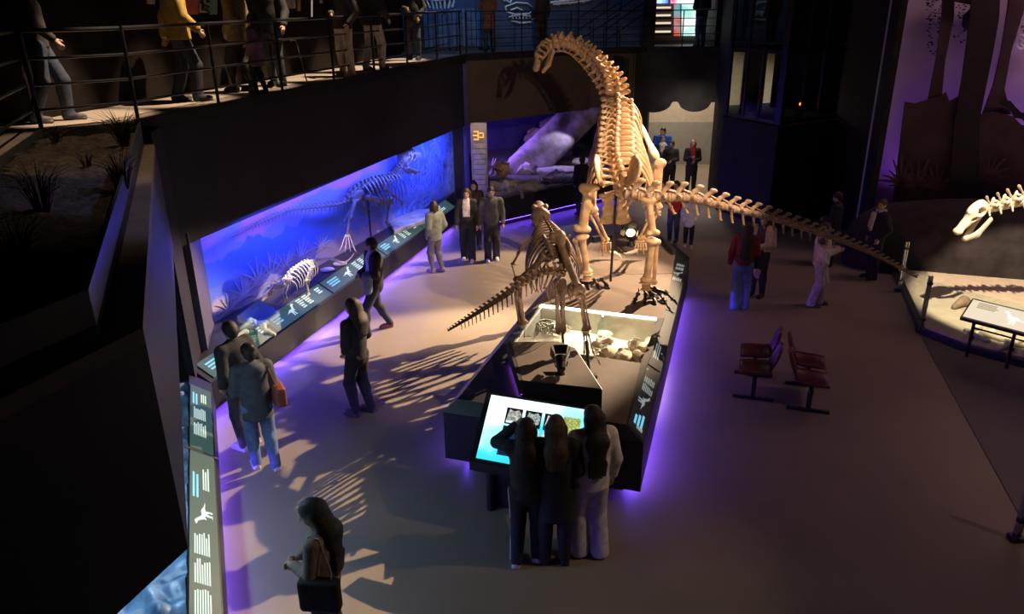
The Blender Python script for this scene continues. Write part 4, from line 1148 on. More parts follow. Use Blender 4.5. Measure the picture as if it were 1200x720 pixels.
tag(MB().loft(*[[wp(x, y, .3 + o_) for x, y in ((1128, 18), (1137, 10), (1138, 30), (1132, 36), (1127, 30))] for o_ in (0, .03)]).build('blue_patch', mat('blue_print', (.03, .03, .16), .8)), 'small dark blue patch beside the broad black trunk', 'cutout')
rg = MB(); rg.tube([wp(1197 + 6 * math.cos(a), 49 + 8 * math.sin(a), .2) for a in np.linspace(0, 6.3, 18)], .022, 5)
rg.tube([wp(1195, 45, .2), wp(1199, 47, .2), wp(1196, 52, .2), wp(1200, 54, .2)], .018, 5)
tag(rg.build('round_emblem', CH), 'small round white drawing at the right edge of the backdrop', 'mural')
# dark mound with painted ferns, sand floor, glass barrier
mp = []
for k in range(13):
    s = k / 12
    c_ = W0 + wd_ * (.5 + 8.6 * s) + wn * (1.15 + .3 * math.sin(4 * s))
    mp.append(E_((c_[0], c_[1], .30 + .10 * math.sin(3 * s + .4)), (1.0, .80, .98 + .14 * math.sin(9 * s) + .12 * s), None, .4))
tag(solid('rock_mound', mp, .11, mat('mound_rock', (.030, .024, .026), .95, vary=.4, scale=3, bump=.9, bscale=7)), 'long dark rock mound between the sand floor and the lilac backdrop', 'rock')
t = thing('sand_display_base', 'low base with pale sand floor of the right-hand skull diorama', 'plinth', (9.5, 12.5, 0))
sp = [(7.02, 11.72), (7.36, 11.02), (9.4, 8.75), (17, 8.0), (17, 14.0), (8.9, 16.0), (8.3, 15.6)]
MB().prism(sp, 0, .10).build('kerb', PLINTH, t)
si = [(7.10, 11.75), (7.40, 11.12), (9.42, 8.86), (16.9, 8.1), (16.9, 13.9), (8.95, 15.9), (8.38, 15.5)]
MB().prism(si, .08, .13).build('sand', mat('beige_sand', (.56, .46, .35), .95, vary=.08, scale=5, bump=.25, bscale=30), t)
def stanchion(label, p, h=1.03):
    t = thing('stanchion', label, 'post', tuple(p), 0, 'steel posts of the glass barrier')
    for dx in (-.022, .022): MB().box((p[0] + dx, p[1], h / 2), (.016, .05, h)).build('upright', CHROME, t)
    MB().box((p[0], p[1], .03), (.12, .12, .05)).build('foot', STEEL, t)
    for z in (.25, .9): MB().box((p[0], p[1] - .01, z), (.075, .06, .04)).build('clamp', STEEL, t)
    return t
posts = [G(1078, 390), G(1053, 342), G(1026, 300), G(1190, 633)]
for p, l in zip(posts, ('steel barrier post at the corner of the sand floor, by the tail tip', 'middle steel barrier post left of the dark mound', 'farthest steel barrier post by the dark wall', 'nearest steel barrier post at the lower right edge of the photo')):
    stanchion(l, p)
gl = thing('glass_barrier', 'clear glass sheets between the steel posts of the sand diorama', 'glass', tuple(posts[1]))
for p, q in ((posts[0], posts[1]), (posts[1], posts[2])):
    MB().wallseg(p[:2], q[:2], .06, 1.0, .01).build('glass_pane', GLASS, gl)
MB().wallseg(posts[0][:2], (7.60, 10.9), .14, .95, .008).wallseg((7.60, 10.9), (9.6, 8.7), .14, .95, .008).build('glass_pane', GLASS, gl)
# slanted label stand
t = thing('label_stand', 'cream backlit label table on black legs in front of the sand floor', 'sign', (7.9, 10.5, 0))
T00, T10, T01 = G(1128, 371, .78), G(1240, 400, .78), G(1141, 351, .86)
f = panel_frame(T00, T10, T01)
m_ = MB(); quad_on(m_, f, -.02, 1.02, -.06, 1.06, -.05, -.004); m_.build('frame', STEEL, t)
m_ = MB(); quad_on(m_, f, 0, 1, .02, .98, -.004, .004); p = m_.build('lit_panel', emis('cream_panel', (1, .86, .64), .85), t)
m_ = MB(); dino_on(m_, f, .38, .62, .18, .82, True); m_.build('silhouette', emis('cream_white', (1, .97, .9), 1.1), p)
m_ = MB(); text_on(m_, f, .08, .34, .55, .88, 4); text_on(m_, f, .66, .95, .2, .85, 7); tag(m_.build('printed_text', emis('cream_ink', (.62, .48, .33), .7), p), kind='stuff')
for u in (.10, .55, .97):
    a = f(u, .5, -.04); MB().box((a[0], a[1], a[2] / 2), (.035, .035, a[2])).build('leg', STEEL, t)
    MB().box((a[0], a[1] - .02, .35), (.05, .05, .05)).build('joint', STEEL, t)
a, b = f(.10, .5), f(.97, .5)
MB().tube([(a[0], a[1], .52), (b[0], b[1], .52)], .014, 6).build('crossbar', STEEL, t)
# fill the dark barrier wall at the right edge
spot('edge_sand_light', (6.6, 6.6, 2.0), (6.1, 6.8, .2), 8, 60, (1, .7, .45))
# ------------------------------------------------------------------ bone templates (unit size), each a smooth sculpted solid
BONE = mat('cast_bone', (0.40, 0.24, 0.13), 0.62, vary=.0, scale=5, col2=(.60, .41, .25), bump=.35, bscale=22)
BONEB = mat('brown_bone', (0.10, 0.058, 0.038), 0.5, vary=.0, scale=6, col2=(.21, .125, .08), bump=.4, bscale=25)
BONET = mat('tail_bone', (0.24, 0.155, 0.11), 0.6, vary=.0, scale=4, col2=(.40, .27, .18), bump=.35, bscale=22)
BONEG = mat('bronze_bone', (0.12, 0.10, 0.085), 0.4, vary=.0, scale=6, col2=(.22, .19, .16), bump=.3, bscale=25)
BONEW = mat('ivory_bone', (0.62, 0.54, 0.40), 0.6, vary=.0, scale=6, col2=(.78, .70, .55), bump=.3, bscale=25)
BLKB = mat('black_foot_mount', (0.022, 0.020, 0.020), 0.25, vary=.3, scale=8, bump=.2)
TPL = {}
def tpl(name, prims, h):
    V, F = smesh(prims, h)
    TPL[name] = (V, F)
tpl('femur', [C_((0, 0, .06), (0, 0, .93), .075, .07, .04), E_((.10, 0, .955), (.085, .075, .075), None, .05), E_((-.075, 0, .91), (.07, .07, .10), None, .06), E_((.0, 0, .90), (.12, .06, .07), None, .05),
              E_((.075, .03, .055), (.07, .09, .075), None, .05), E_((-.075, .03, .055), (.07, .09, .075), None, .05), E_((.05, -.05, .55), (.04, .04, .08), None, .05)], .018)
tpl('tibia', [C_((0, 0, .06), (0, 0, .94), .058, .062, .04), E_((0, 0, .945), (.125, .10, .065), None, .07), E_((0, .08, .86), (.04, .06, .12), None, .06), E_((0, 0, .055), (.105, .085, .06), None, .06)], .018)
tpl('rod', [C_((0, 0, .05), (0, 0, .95), .035, .035, .03), E_((0, 0, .95), (.065, .055, .06), None, .05), E_((0, 0, .05), (.06, .055, .055), None, .05)], .015)
tpl('humerus', [C_((0, 0, .06), (0, 0, .92), .062, .06, .04), E_((0, 0, .91), (.15, .06, .09), None, .07), E_((-.07, .05, .68), (.05, .05, .15), None, .06), E_((.0, 0, .06), (.12, .075, .065), None, .06)], .018)
tpl('metapodial', [C_((0, 0, .1), (0, 0, .9), .075, .075, .05), E_((0, 0, .9), (.13, .12, .10), None, .06), E_((0, 0, .09), (.12, .12, .09), None, .06)], .03)
tpl('claw', [C_((0, 0, 0), (0, .04, .35), .15, .13, .05), C_((0, .04, .35), (0, -.02, .7), .13, .085, .08), C_((0, -.02, .7), (0, -.2, 1.0), .085, .02, .08)], .035)
tpl('blade', [C_((0, 0, .05), (0, 0, .5), .09, .06, .06, (1, .35, 1)), C_((0, 0, .5), (0, 0, .95), .06, .15, .06, (1, .28, 1)), E_((0, 0, .04), (.16, .06, .10), None, .06)], .018)
tpl('ilium', [E_((0, 0, .30), (.05, .48, .30), None, .05), E_((0, .38, .34), (.045, .18, .20), None, .05), E_((0, -.08, .0), (.06, .10, .13), None, .07), E_((0, .18, .02), (.055, .08, .12), None, .07)], .03)
tpl('dorsal', [C_((0, -.38, 0), (0, .38, 0), .36, .36, .12), E_((0, 0, 0), (.30, .3, .33), None, .1), E_((0, .40, 0), (.40, .13, .40), None, .08), E_((0, -.40, 0), (.40, .13, .40), None, .08),
               C_((0, 0, .25), (0, -.05, .75), .24, .18, .12), C_((0, -.05, .7), (0, -.18, 1.45), .13, .15, .1, (.8, 1.5, 1)), E_((0, -.18, 1.5), (.17, .30, .15), None, .1),
               C_((.1, 0, .55), (1.0, -.10, .82), .19, .13, .12, (1, .9, .65)), C_((-.1, 0, .55), (-1.0, -.10, .82), .19, .13, .12, (1, .9, .65)), E_((1.0, -.1, .82), (.15, .24, .13), None, .08), E_((-1.0, -.1, .82), (.15, .24, .13), None, .08),
               E_((.22, .42, .62), (.12, .22, .10), None, .1), E_((-.22, .42, .62), (.12, .22, .10), None, .1), E_((.2, -.42, .66), (.11, .2, .1), None, .1), E_((-.2, -.42, .66), (.11, .2, .1), None, .1)], .075)
tpl('cervical', [C_((0, -.42, 0), (0, .42, 0), .20, .18, .08), E_((0, .46, .0), (.22, .12, .20), None, .06), E_((0, -.44, 0), (.25, .12, .23), None, .06),
                 C_((0, -.1, .15), (0, -.12, .36), .15, .10, .08), C_((0, -.05, .32), (0, -.25, .58), .10, .08, .07, (.8, 1.6, 1)),
                 C_((.06, .2, .26), (.26, .55, .34), .09, .08, .06), C_((-.06, .2, .26), (-.26, .55, .34), .09, .08, .06), C_((.06, -.15, .28), (.30, -.46, .40), .10, .09, .06), C_((-.06, -.15, .28), (-.30, -.46, .40), .10, .09, .06),
                 C_((.1, .1, -.08), (.33, .16, -.22), .10, .08, .06), C_((-.1, .1, -.08), (-.33, .16, -.22), .10, .08, .06),
                 E_((.27, -.02, .03), (.11, .24, .10), None, .05, 1), E_((-.27, -.02, .03), (.11, .24, .10), None, .05, 1)], .045)
tpl('caudal', [C_((0, -.4, 0), (0, .4, 0), .28, .28, .1), E_((0, .42, 0), (.36, .12, .36), None, .06), E_((0, -.42, 0), (.36, .12, .36), None, .06), C_((0, .05, .2), (0, -.10, .5), .18, .15, .08),
               C_((0, -.1, .5), (0, -.42, .86), .13, .14, .08, (.9, 1.4, 1)), E_((0, -.44, .90), (.17, .30, .15), None, .06), C_((.1, 0, .08), (.62, -.1, .12), .16, .12, .08), C_((-.1, 0, .08), (-.62, -.1, .12), .16, .12, .08),
               C_((.1, .2, .4), (.12, .62, .5), .08, .06, .05), C_((-.1, .2, .4), (-.12, .62, .5), .08, .06, .05)], .06)
tpl('chevron', [C_((.12, .02, 0), (0, -.12, -.45), .07, .08, .05), C_((-.12, .02, 0), (0, -.12, -.45), .07, .08, .05), C_((0, -.12, -.45), (0, -.32, -1.0), .08, .06, .05, (.7, 1.3, 1)), E_((0, -.33, -1.0), (.07, .11, .08), None, .04)], .035)
def rib_tpl(name, pts, r, fl):
    mb = MB()
    P = np.array(pts, float)
    # smooth the path
    t = np.linspace(0, len(P) - 1, 16); Q = []
    for a in t:
        i = min(int(a), len(P) - 2); u = a - i
        p0, p1, p2, p3 = P[max(i - 1, 0)], P[i], P[i + 1], P[min(i + 2, len(P) - 1)]
        Q.append(.5 * ((2 * p1) + (-p0 + p2) * u + (2 * p0 - 5 * p1 + 4 * p2 - p3) * u * u + (-p0 + 3 * p1 - 3 * p2 + p3) * u ** 3))
    rr = [r * (1.25 - .6 * k / 15) for k in range(16)]
    mb.tube(Q, rr, 6)
    V = np.array(mb.v); V[:, 1] *= fl
    TPL[name] = (V, mb.f)
rib_tpl('rib', [(.05, .08, .04), (.36, .02, .07), (.70, -.03, -.10), (.94, -.06, -.38), (1.0, -.04, -.70), (.90, 0, -1.0)], .034, 1.6)
TPL['rib_other'] = (TPL['rib'][0] * [-1, 1, 1], [f_[::-1] for f_ in TPL['rib'][1]])
# skulls, length 1 along +Y (snout forward), z up
tpl('sauropod_skull', [E_((0, .30, .10), (.20, .34, .24), None, .06), C_((0, .45, .10), (0, .86, -.02), .17, .12, .08, (1.1, 1, .8)), E_((0, .86, -.04), (.145, .12, .10), None, .06), E_((0, .08, .16), (.17, .14, .16), None, .06),
    E_((0, .42, .36), (.12, .13, .12), None, .02, 1), C_((-.4, .24, .12), (.4, .24, .12), .066, .066, .01, (1, 1, 2.2), 1), C_((-.4, .42, .12), (.4, .42, .12), .06, .06, .01, (1, .9, 2.4), 1),
    C_((-.4, .58, .03), (.4, .58, .03), .045, .045, .01, (1, .9, 2.0), 1), C_((-.4, .09, .07), (.4, .09, .07), .05, .05, .01, (1, .8, 2.4), 1),
    E_((0, .45, -.15), (.10, .38, .12), None, .02, 1)], .018)
tpl('horse_skull', [E_((0, .26, .10), (.17, .30, .20), None, .06), C_((0, .45, .06), (0, .92, -.04), .14, .085, .08, (1, 1, .8)), E_((0, .92, -.05), (.11, .09, .07), None, .05), C_((0, .10, .2), (0, .45, .22), .09, .07, .06),
    C_((-.4, .27, .13), (.4, .27, .13), .105, .105, .01, None, 1), C_((-.4, .50, .06), (.4, .50, .06), .05, .05, .01, (1, 1.6, .9), 1), C_((-.4, .10, .0), (.4, .10, .0), .06, .06, .01, None, 1), E_((0, .5, -.16), (.08, .42, .10), None, .02, 1)], .018)
tpl('sauropod_jaw', [C_((.15, .10, -.10), (.12, .55, -.22), .055, .07, .04, (.7, 1, 1)), C_((-.15, .10, -.10), (-.12, .55, -.22), .055, .07, .04, (.7, 1, 1)), C_((.12, .55, -.22), (.03, .84, -.20), .065, .06, .04, (.8, 1, 1)), C_((-.12, .55, -.22), (-.03, .84, -.20), .065, .06, .04, (.8, 1, 1))], .018)
tpl('theropod_skull', [C_((0, .15, .12), (0, .55, .10), .19, .16, .08, (.75, 1, 1)), C_((0, .55, .10), (0, .95, .03), .16, .085, .06, (.65, 1, .9)), E_((0, .08, .10), (.20, .12, .17), None, .06), E_((.11, .24, .27), (.05, .1, .05), None, .04), E_((-.11, .24, .27), (.05, .1, .05), None, .04),
    C_((-.4, .24, .13), (.4, .24, .13), .075, .075, .01, None, 1), C_((-.4, .44, .08), (.4, .50, .08), .075, .075, .01, (1, 1.3, .85), 1), E_((.1, .86, .06), (.06, .05, .035), None, .02, 1), E_((-.1, .86, .06), (.06, .05, .035), None, .02, 1),
    E_((.18, .06, .05), (.10, .05, .10), None, .02, 1), E_((-.18, .06, .05), (.10, .05, .10), None, .02, 1), E_((0, .5, -.10), (.09, .42, .12), None, .02, 1)]
    + [C_((sg * (.105 - .05 * k / 8), .40 + .065 * k, -.01), (sg * (.10 - .05 * k / 8), .40 + .065 * k, -.075), .016, .005, .005) for k in range(9) for sg in (-1, 1)], .016)
tpl('theropod_jaw', [C_((.13, .05, -.10), (.10, .50, -.32), .05, .06, .04, (.6, 1, 1)), C_((-.13, .05, -.10), (-.10, .50, -.32), .05, .06, .04, (.6, 1, 1)), C_((.10, .50, -.32), (.02, .90, -.42), .055, .04, .04, (.6, 1, 1)), C_((-.10, .50, -.32), (-.02, .90, -.42), .055, .04, .04, (.6, 1, 1))]
    + [C_((sg * (.09 - .055 * k / 7), .46 + .06 * k, -.28 - .014 * k), (sg * (.088 - .055 * k / 7), .46 + .06 * k, -.225 - .014 * k), .014, .005, .005) for k in range(8) for sg in (-1, 1)], .016)
_td = {}
def tdata(name, mt):
    key = (name, mt.name)
    if key not in _td:
        V, F = TPL[name]
        me = meshdata(name, V, F, True); me.materials.append(mt); _td[key] = me
    return _td[key]
def put(root, part, tname, mt, M):
    o = bpy.data.objects.new(part, tdata(tname, mt)); COL.objects.link(o); o.parent = root
    T = Matrix.Translation(Vector(-WL[root]))
    o.matrix_basis = T @ Matrix([list(r) for r in M])
    return o
def frame(pos, xs, ys, zs):
    M = np.eye(4); M[:3, 0], M[:3, 1], M[:3, 2], M[:3, 3] = xs, ys, zs, pos
    return M
def unit(v): return v / (np.linalg.norm(v) + 1e-12)
def bone(root, part, tname, a, b, wd, mt, side=(1, 0, 0), fl=1.0):
    """bone from a (proximal, template top z=1) to b (template z=0); wd scales the girth relative to its length"""
    a, b = np.array(a, float), np.array(b, float)
    z = a - b; L_ = np.linalg.norm(z); z = z / L_
    x = np.array(side, float); x = unit(x - z * (x @ z)); y = np.cross(z, x)
    return put(root, part, tname, mt, frame(b, x * L_ * wd, y * L_ * wd * fl, z * L_))
def catm(P, n):
    P = np.array(P, float); dense = []
    for i in range(len(P) - 1):
        p0, p1, p2, p3 = P[max(i - 1, 0)], P[i], P[i + 1], P[min(i + 2, len(P) - 1)]
        if i == 0: p0 = 2 * p1 - p2
        if i + 2 > len(P) - 1: p3 = 2 * p2 - p1
        for u in np.linspace(0, 1, 24, endpoint=False):
            dense.append(.5 * ((2 * p1) + (-p0 + p2) * u + (2 * p0 - 5 * p1 + 4 * p2 - p3) * u * u + (-p0 + 3 * p1 - 3 * p2 + p3) * u ** 3))
    dense.append(P[-1]); dense = np.array(dense)
    s = np.concatenate([[0], np.cumsum(np.linalg.norm(np.diff(dense, axis=0), axis=1))])
    q = np.array([np.interp(n, s / s[-1], dense[:, k]) for k in range(3)]).T
    return q, s[-1]
def spine(root, part, tname, P, n, s0, s1, mt, up=(0, 0, 1), taper=False, lenk=1.0, back=False, wx=1.0, mt2=None, curve=1.0):
    """n vertebrae along P; template size goes from s0 to s1; returns list of (pos, side, fwd, up, size)"""
    w_ = np.linspace(1, .35, n) if taper else np.ones(n)
    e = np.concatenate([[0], np.cumsum(w_)]); e /= e[-1]
    q, L_ = catm(P, e)
    outl = []
    for i in range(n):
        a, b = q[i], q[i + 1]; t = unit(b - a); seg = np.linalg.norm(b - a)
        if back: t = -t
        u_ = np.array(up(i / (n - 1)) if callable(up) else up, float); u_ = unit(u_ - t * (u_ @ t)); sd = np.cross(t, u_)
        s = s0 + (s1 - s0) * (i / max(1, n - 1)) ** curve; c_ = (a + b) / 2
        put(root, part, tname, (mt2[1] if mt2 and i / n < mt2[0] else mt), frame(c_, sd * s * wx, t * seg * lenk, u_ * s))
        outl.append((c_, sd, t, u_, s))
    return outl
# ------------------------------------------------------------------ the long-necked skeleton
SA = thing('sauropod_skeleton', 'tall pale long-necked dinosaur skeleton on the plinth, its tail swung over the floor', 'skeleton', (1.8, 11.6, .95))
dor = [D(729, 226, 11.5), D(722, 203, 11.95), D(721, 178, 12.55), D(723, 149, 13.15), D(722, 121, 13.7)]
vd = spine(SA, 'vertebra', 'dorsal', dor, 15, .215, .185, BONE, up=(0, -.35, 1), lenk=1.25, wx=1.35)
cer = [D(722, 121, 13.7), D(718, 104, 14.05), D(707, 87, 14.4), D(690, 68, 14.7), D(673, 55, 14.85), D(655, 50, 14.75), D(643, 55, 14.5)]
vc = spine(SA, 'neck_vertebra', 'cervical', cer, 13, .60, .34, BONE, up=lambda t: (.45 * t, -.5 + .2 * t, 1), lenk=1.08)
for k, (c_, sd, t_, u_, s) in enumerate(vc):
    if k < 1 or k > 11: continue
    for sg in (-1, 1):
        a = c_ + sd * sg * s * .30 - u_ * s * .25 + t_ * .1; b = a - t_ * (.62 if k > 2 else .4) * (1 + .2 * sg) - u_ * .03 * s
        MB().tube([a, a * .6 + b * .4 - u_ * .02, b], [.014, .012, .006], 5).build('neck_rib', BONE, SA, smooth=True)
tail = [D(733, 228, 11.4), D(770, 232, 11.25), D(807, 232, 11.25), D(860, 245, 11.3), D(908, 257, 11.42), D(967, 276, 11.55), D(1020, 297, 11.68), D(1074, 325, 11.78)]
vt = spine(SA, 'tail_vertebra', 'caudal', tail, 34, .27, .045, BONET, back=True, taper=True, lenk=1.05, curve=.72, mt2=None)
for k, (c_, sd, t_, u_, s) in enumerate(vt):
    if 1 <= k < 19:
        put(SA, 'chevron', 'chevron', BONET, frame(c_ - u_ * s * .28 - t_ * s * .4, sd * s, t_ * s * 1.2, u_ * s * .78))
# skull
h0, h1 = D(644, 53, 14.5), D(627, 80, 14.4)
sk_ = thing  # (skull is a part)
yv = unit(h1 - h0); xv = unit(np.cross(yv, [-.8, -.12, .5])); zv = np.cross(xv, yv); LS = np.linalg.norm(h1 - h0) * 1.12
so_ = put(SA, 'skull', 'sauropod_skull', BONE, frame(h0, xv * LS * 1.05, yv * LS, zv * LS))
put(SA, 'lower_jaw', 'sauropod_jaw', BONE, frame(h0 - zv * .05, xv * LS, yv * LS * .98, zv * LS))
# ribs
for k in range(12):
    c_, sd, t_, u_, s = vd[k + 3] if k + 3 < 15 else vd[-1]
    w_ = (.46 + .20 * math.sin(math.pi * min(1, (k + 2.2) / 10))); dp = .72 + .50 * math.sin(math.pi * min(1, (k + 2) / 13.))
    dn = unit(np.array([0, .12, 1.0])); f_ = unit(np.array([.05, .95, .30]))
    for sg, nm in ((1, 'rib'), (-1, 'rib_other')):
        put(SA, 'rib', nm, BONE, frame(c_ + u_ * s * .5, sd * w_ * (1.02 if sg > 0 else .70), f_ * .55, dn * dp))
# shoulder girdle and arms
bone(SA, 'shoulder_blade', 'blade', D(768, 182, 13.25), D(741, 128, 13.7), 1.05, BONE, side=(.2, 1, .5), fl=1.0)
bone(SA, 'shoulder_blade', 'blade', D(695, 186, 13.3), D(707, 132, 13.75), 1.05, BONE, side=(-.2, 1, .5), fl=1.0)
bone(SA, 'humerus', 'humerus', D(774, 186, 13.2), D(770, 246, 13.1), 1.0, BONE, side=(.9, .4, 0))
bone(SA, 'humerus', 'humerus', D(698, 186, 13.35), D(694, 250, 13.2), 1.0, BONE, side=(.9, -.4, 0))
for (e, w_, sg) in ((D(694, 250, 13.2), D(710, 283, 13.3), 1), (D(769, 247, 13.1), D(751, 281, 13.25), -1)):
    o_ = np.array([.055, 0, 0])
    bone(SA, 'ulna', 'rod', e + o_ * sg, w_ + o_ * .7 * sg, 1.25, BONE); bone(SA, 'radius', 'rod', e - o_ * sg, w_ - o_ * .6 * sg, 1.1, BONE)
    for k in range(5):
        x = (k - 2) * .05
        a = w_ + np.array([x * .7, .02 * (k % 2), -.02]); b = w_ + np.array([x * 1.1, -.02, -.20])
        bone(SA, 'hand_bone', 'metapodial', a, b, 1.3, BONE)
        if k in (1, 3): bone(SA, 'finger_bone', 'metapodial', b, b + [x * .2, -.03, -.07], 1.5, BONE)
    b = w_ + np.array([sg * .09, -.03, -.20])
    bone(SA, 'thumb_claw', 'claw', b + [sg * .22, -.05, -.07], b, .9, BONEW, side=(0, 1, 0))
# pelvis
hl, hr = D(692, 217, 11.78), D(756, 230, 11.2)
pc = (hl + hr) / 2
fwd_ = unit(np.array([.05, .9, .42]))
for c_, sg, px_ in ((D(703, 205, 11.75), -1, 0), (D(741, 205, 11.45), 1, 0)):
    zz = unit(np.array([sg * .42, -.35, 1.0])); xx = unit(np.cross(fwd_, zz)); yy = np.cross(zz, xx)
    put(SA, 'ilium', 'ilium', BONE, frame(c_ - zz * .10, xx * .95, yy * .62, zz * .62))
for sg, top_ in ((-1, D(703, 228, 11.7)), (1, D(742, 233, 11.4))):
    bone(SA, 'pubis', 'blade', D(721 + 9 * sg, 260, 11.75), D(721 + 8 * sg, 228, 11.7), 2.1, BONE, side=(1, .2, 0))
    bone(SA, 'pubis', 'rod', top_, D(721 + 9 * sg, 246, 11.75), 1.6, BONE)
for k in range(4):
    c_, sd, t_, u_, s = vd[k]
    for sg in (-1, 1): bone(SA, 'sacral_rib', 'rod', c_ + sd * sg * .06, c_ + sd * sg * .26 - u_ * .06, 1.7, BONE)
# hind legs
def hind(hip, knee, ank, fib, foot, sg):
    bone(SA, 'femur', 'femur', hip, knee, 1.38, BONE, side=(-sg, .15, 0))
    bone(SA, 'tibia', 'tibia', knee - [0, 0, .05], ank, 1.32, BONE)
    bone(SA, 'fibula', 'rod', fib[0], fib[1], 1.35, BONE)
    put(SA, 'ankle_bone', 'metapodial', BONE, frame(ank + [0, -.02, -.12], np.array([.9, 0, 0]), np.array([0, .7, 0]), np.array([0, 0, .13])))
    for k in range(5):
        x = (k - 2) * .075; a = ank + [x * .7, -.02, -.10]; b = np.array([foot[0] + x * 1.5, foot[1] - .05 + .02 * abs(k - 2), 1.04])
        bone(SA, 'foot_bone', 'metapodial', a, b, 1.5, BLKB)
        e = b + [x * .5, -.16, -.05]; bone(SA, 'toe_bone', 'metapodial', b, e, 1.7, BLKB)
        if k < 3 or True: bone(SA, 'toe_claw', 'claw', e + [x * .3, -.13, -.03], e, 1.3, BLKB, side=(1, 0, 0))
    MB().tube([ank + [0, .05, -.05], np.array([foot[0], foot[1] + .05, .97])], .028, 8).build('steel_post', BLKB, SA)
    MB().box((foot[0], foot[1] + .05, .96), (.22, .16, .02)).build('base_plate', BLKB, SA)
hind(D(690, 216, 11.8), D(682, 272, 11.72), D(688, 321, 11.78), (D(674, 279, 11.75), D(683, 321, 11.85)), (1.28, 11.85), -1)
hind(D(760, 232, 11.15), D(765, 276, 11.02), D(757, 331, 11.08), (D(770, 281, 11.05), D(766, 333, 11.12)), (2.24, 11.12), 1)
MB().tube([pc + [0, .1, 0], (pc[0], pc[1] + .35, 1.0)], .022, 8).build('steel_post', STEEL, SA)
tp = vt[30][0]
# ------------------------------------------------------------------ the dark two-legged skeleton in front
TH = thing('theropod_skeleton', 'dark brown two-legged dinosaur skeleton stepping on the raised block, tail sweeping left', 'skeleton', (.5, 9.2, 1.2))
tl = [D(661, 321, 9.35), D(640, 319, 9.2), D(615, 331, 9.0), D(590, 348, 8.8), D(560, 367, 8.6), D(525, 388, 8.4)]
tv = spine(TH, 'tail_vertebra', 'caudal', tl, 26, .135, .03, BONEB, back=True, taper=True, lenk=1.05)
for k, (c_, sd, t_, u_, s) in enumerate(tv):
    if k < 22: put(TH, 'chevron', 'chevron', BONEB, frame(c_ - u_ * s * .3, sd * s, t_ * s * 1.2, u_ * s * 1.4))
dl = [D(662, 318, 9.40), D(656, 300, 9.6), D(648, 281, 9.95), D(640, 266, 10.3)]
dv = spine(TH, 'vertebra', 'dorsal', dl, 13, .085, .075, BONEB, up=(0, -.25, 1), lenk=1.2)
nl = [D(640, 266, 10.3), D(637, 259, 10.45), D(635, 252, 10.6)]
spine(TH, 'neck_vertebra', 'cervical', nl, 6, .20, .17, BONEB, up=(0, -.4, 1), lenk=1.2)
for k in range(11):
    c_, sd, t_, u_, s = dv[min(k + 2, 12)]
    w_ = .20 + .17 * math.sin(math.pi * (k + 2) / 13); dp = .42 + .26 * math.sin(math.pi * (k + 1.5) / 13)
    for sg, nm in ((1, 'rib'), (-1, 'rib_other')):
        put(TH, 'rib', nm, BONEB, frame(c_ + u_ * s * .5, sd * w_ * (.8 if sg > 0 else 1.15) + np.array([0, 0, -.0]), np.array([0, .45, .1]), np.array([-.12, -.28, 1]) * dp))
hb, hf = D(634, 262, 10.45), D(629, 243, 10.95)
yv = unit(hf - hb + [0, .1, 0]); xv = unit(np.cross(yv, [0, -.3, 1])); zv = np.cross(xv, yv)
put(TH, 'skull', 'theropod_skull', BONEB, frame(hb, xv * .78, yv * .62, zv * .72)); put(TH, 'lower_jaw', 'theropod_jaw', BONEB, frame(hb, xv * .75, yv * .6, zv * .5))
for c_, sg in ((D(644, 292, 9.55), -1), (D(661, 296, 9.5), 1)):
    zz = unit(np.array([sg * .35, -.30, 1.0])); xx = unit(np.cross(np.array([-.25, .9, .3]), zz)); yy = np.cross(zz, xx)
    put(TH, 'ilium', 'ilium', BONEB, frame(c_ - zz * .12, xx * .6, yy * .42, zz * .52))
kl, al, fl_ = D(606, 331, 9.1), D(613, 381, 8.95), np.array([.09, 8.86, 1.21])
kr, ar, fr_ = D(680, 345, 9.0), D(687, 388, 8.75), D(690, 421, 8.55)
bone(TH, 'femur', 'femur', D(641, 299, 9.45), kl, .95, BONEB, side=(1, .3, 0))
bone(TH, 'femur', 'femur', D(652, 272, 9.55), kr, .72, BONEB, side=(-1, .3, 0))
for kn, an, ft, sg in ((kl, al, fl_, -1), (kr, ar, fr_, 1)):
    bone(TH, 'tibia', 'tibia', kn, an, 1.15, BONEB); bone(TH, 'fibula', 'rod', kn + [sg * .045, -.02, -.02], an + [sg * .05, -.02, .02], .8, BONEB)
    put(TH, 'ankle_band', 'metapodial', BONEW, frame(an + [0, 0, -.03], np.array([.5, 0, 0]), np.array([0, .5, 0]), np.array([0, 0, .035])))
    for k in range(3):
        x = (k - 1) * .055
        b = ft + [x * 1.1, 0, .07]; bone(TH, 'foot_bone', 'metapodial', an + [x * .5, 0, -.03], b, .42, BONEB)
        e = b + [x * 1.1, .10 if sg < 0 else -.02, -.03 if sg < 0 else -.09]; bone(TH, 'toe_bone', 'metapodial', b, e, .55, BONEB)
        bone(TH, 'toe_claw', 'claw', e + [x * .5, .04 if sg < 0 else .0, -.025 if sg < 0 else -.07], e, .7, BLKB)
MB().tube([ar + [.01, .01, -.15], (.955, 8.33, .96)], .024, 8).build('steel_post', BLKB, TH)
MB().box((.955, 8.33, .955), (.20, .05, .02)).box((.90, 8.38, .99), (.03, .10, .07)).build('base_plate', BLKB, TH)
for sg in (-1, 1): bone(TH, 'pubis', 'blade', D(657 + 3 * sg, 387, 9.25), D(656 + 4 * sg, 330, 9.4), .42, BONEB)
for k in range(16):
    c_ = D(640 + k * 2.0, 341 + 5 * math.sin(k), 9.32 + .03 * math.cos(k * 2))
    MB().tube([c_ + [-.03, 0, .10], c_ + [0, -.03, 0], c_ + [.02, .02, -.10 - .02 * (k % 3)]], [.008, .009, .004], 5).build('belly_rib', BONEB, TH)
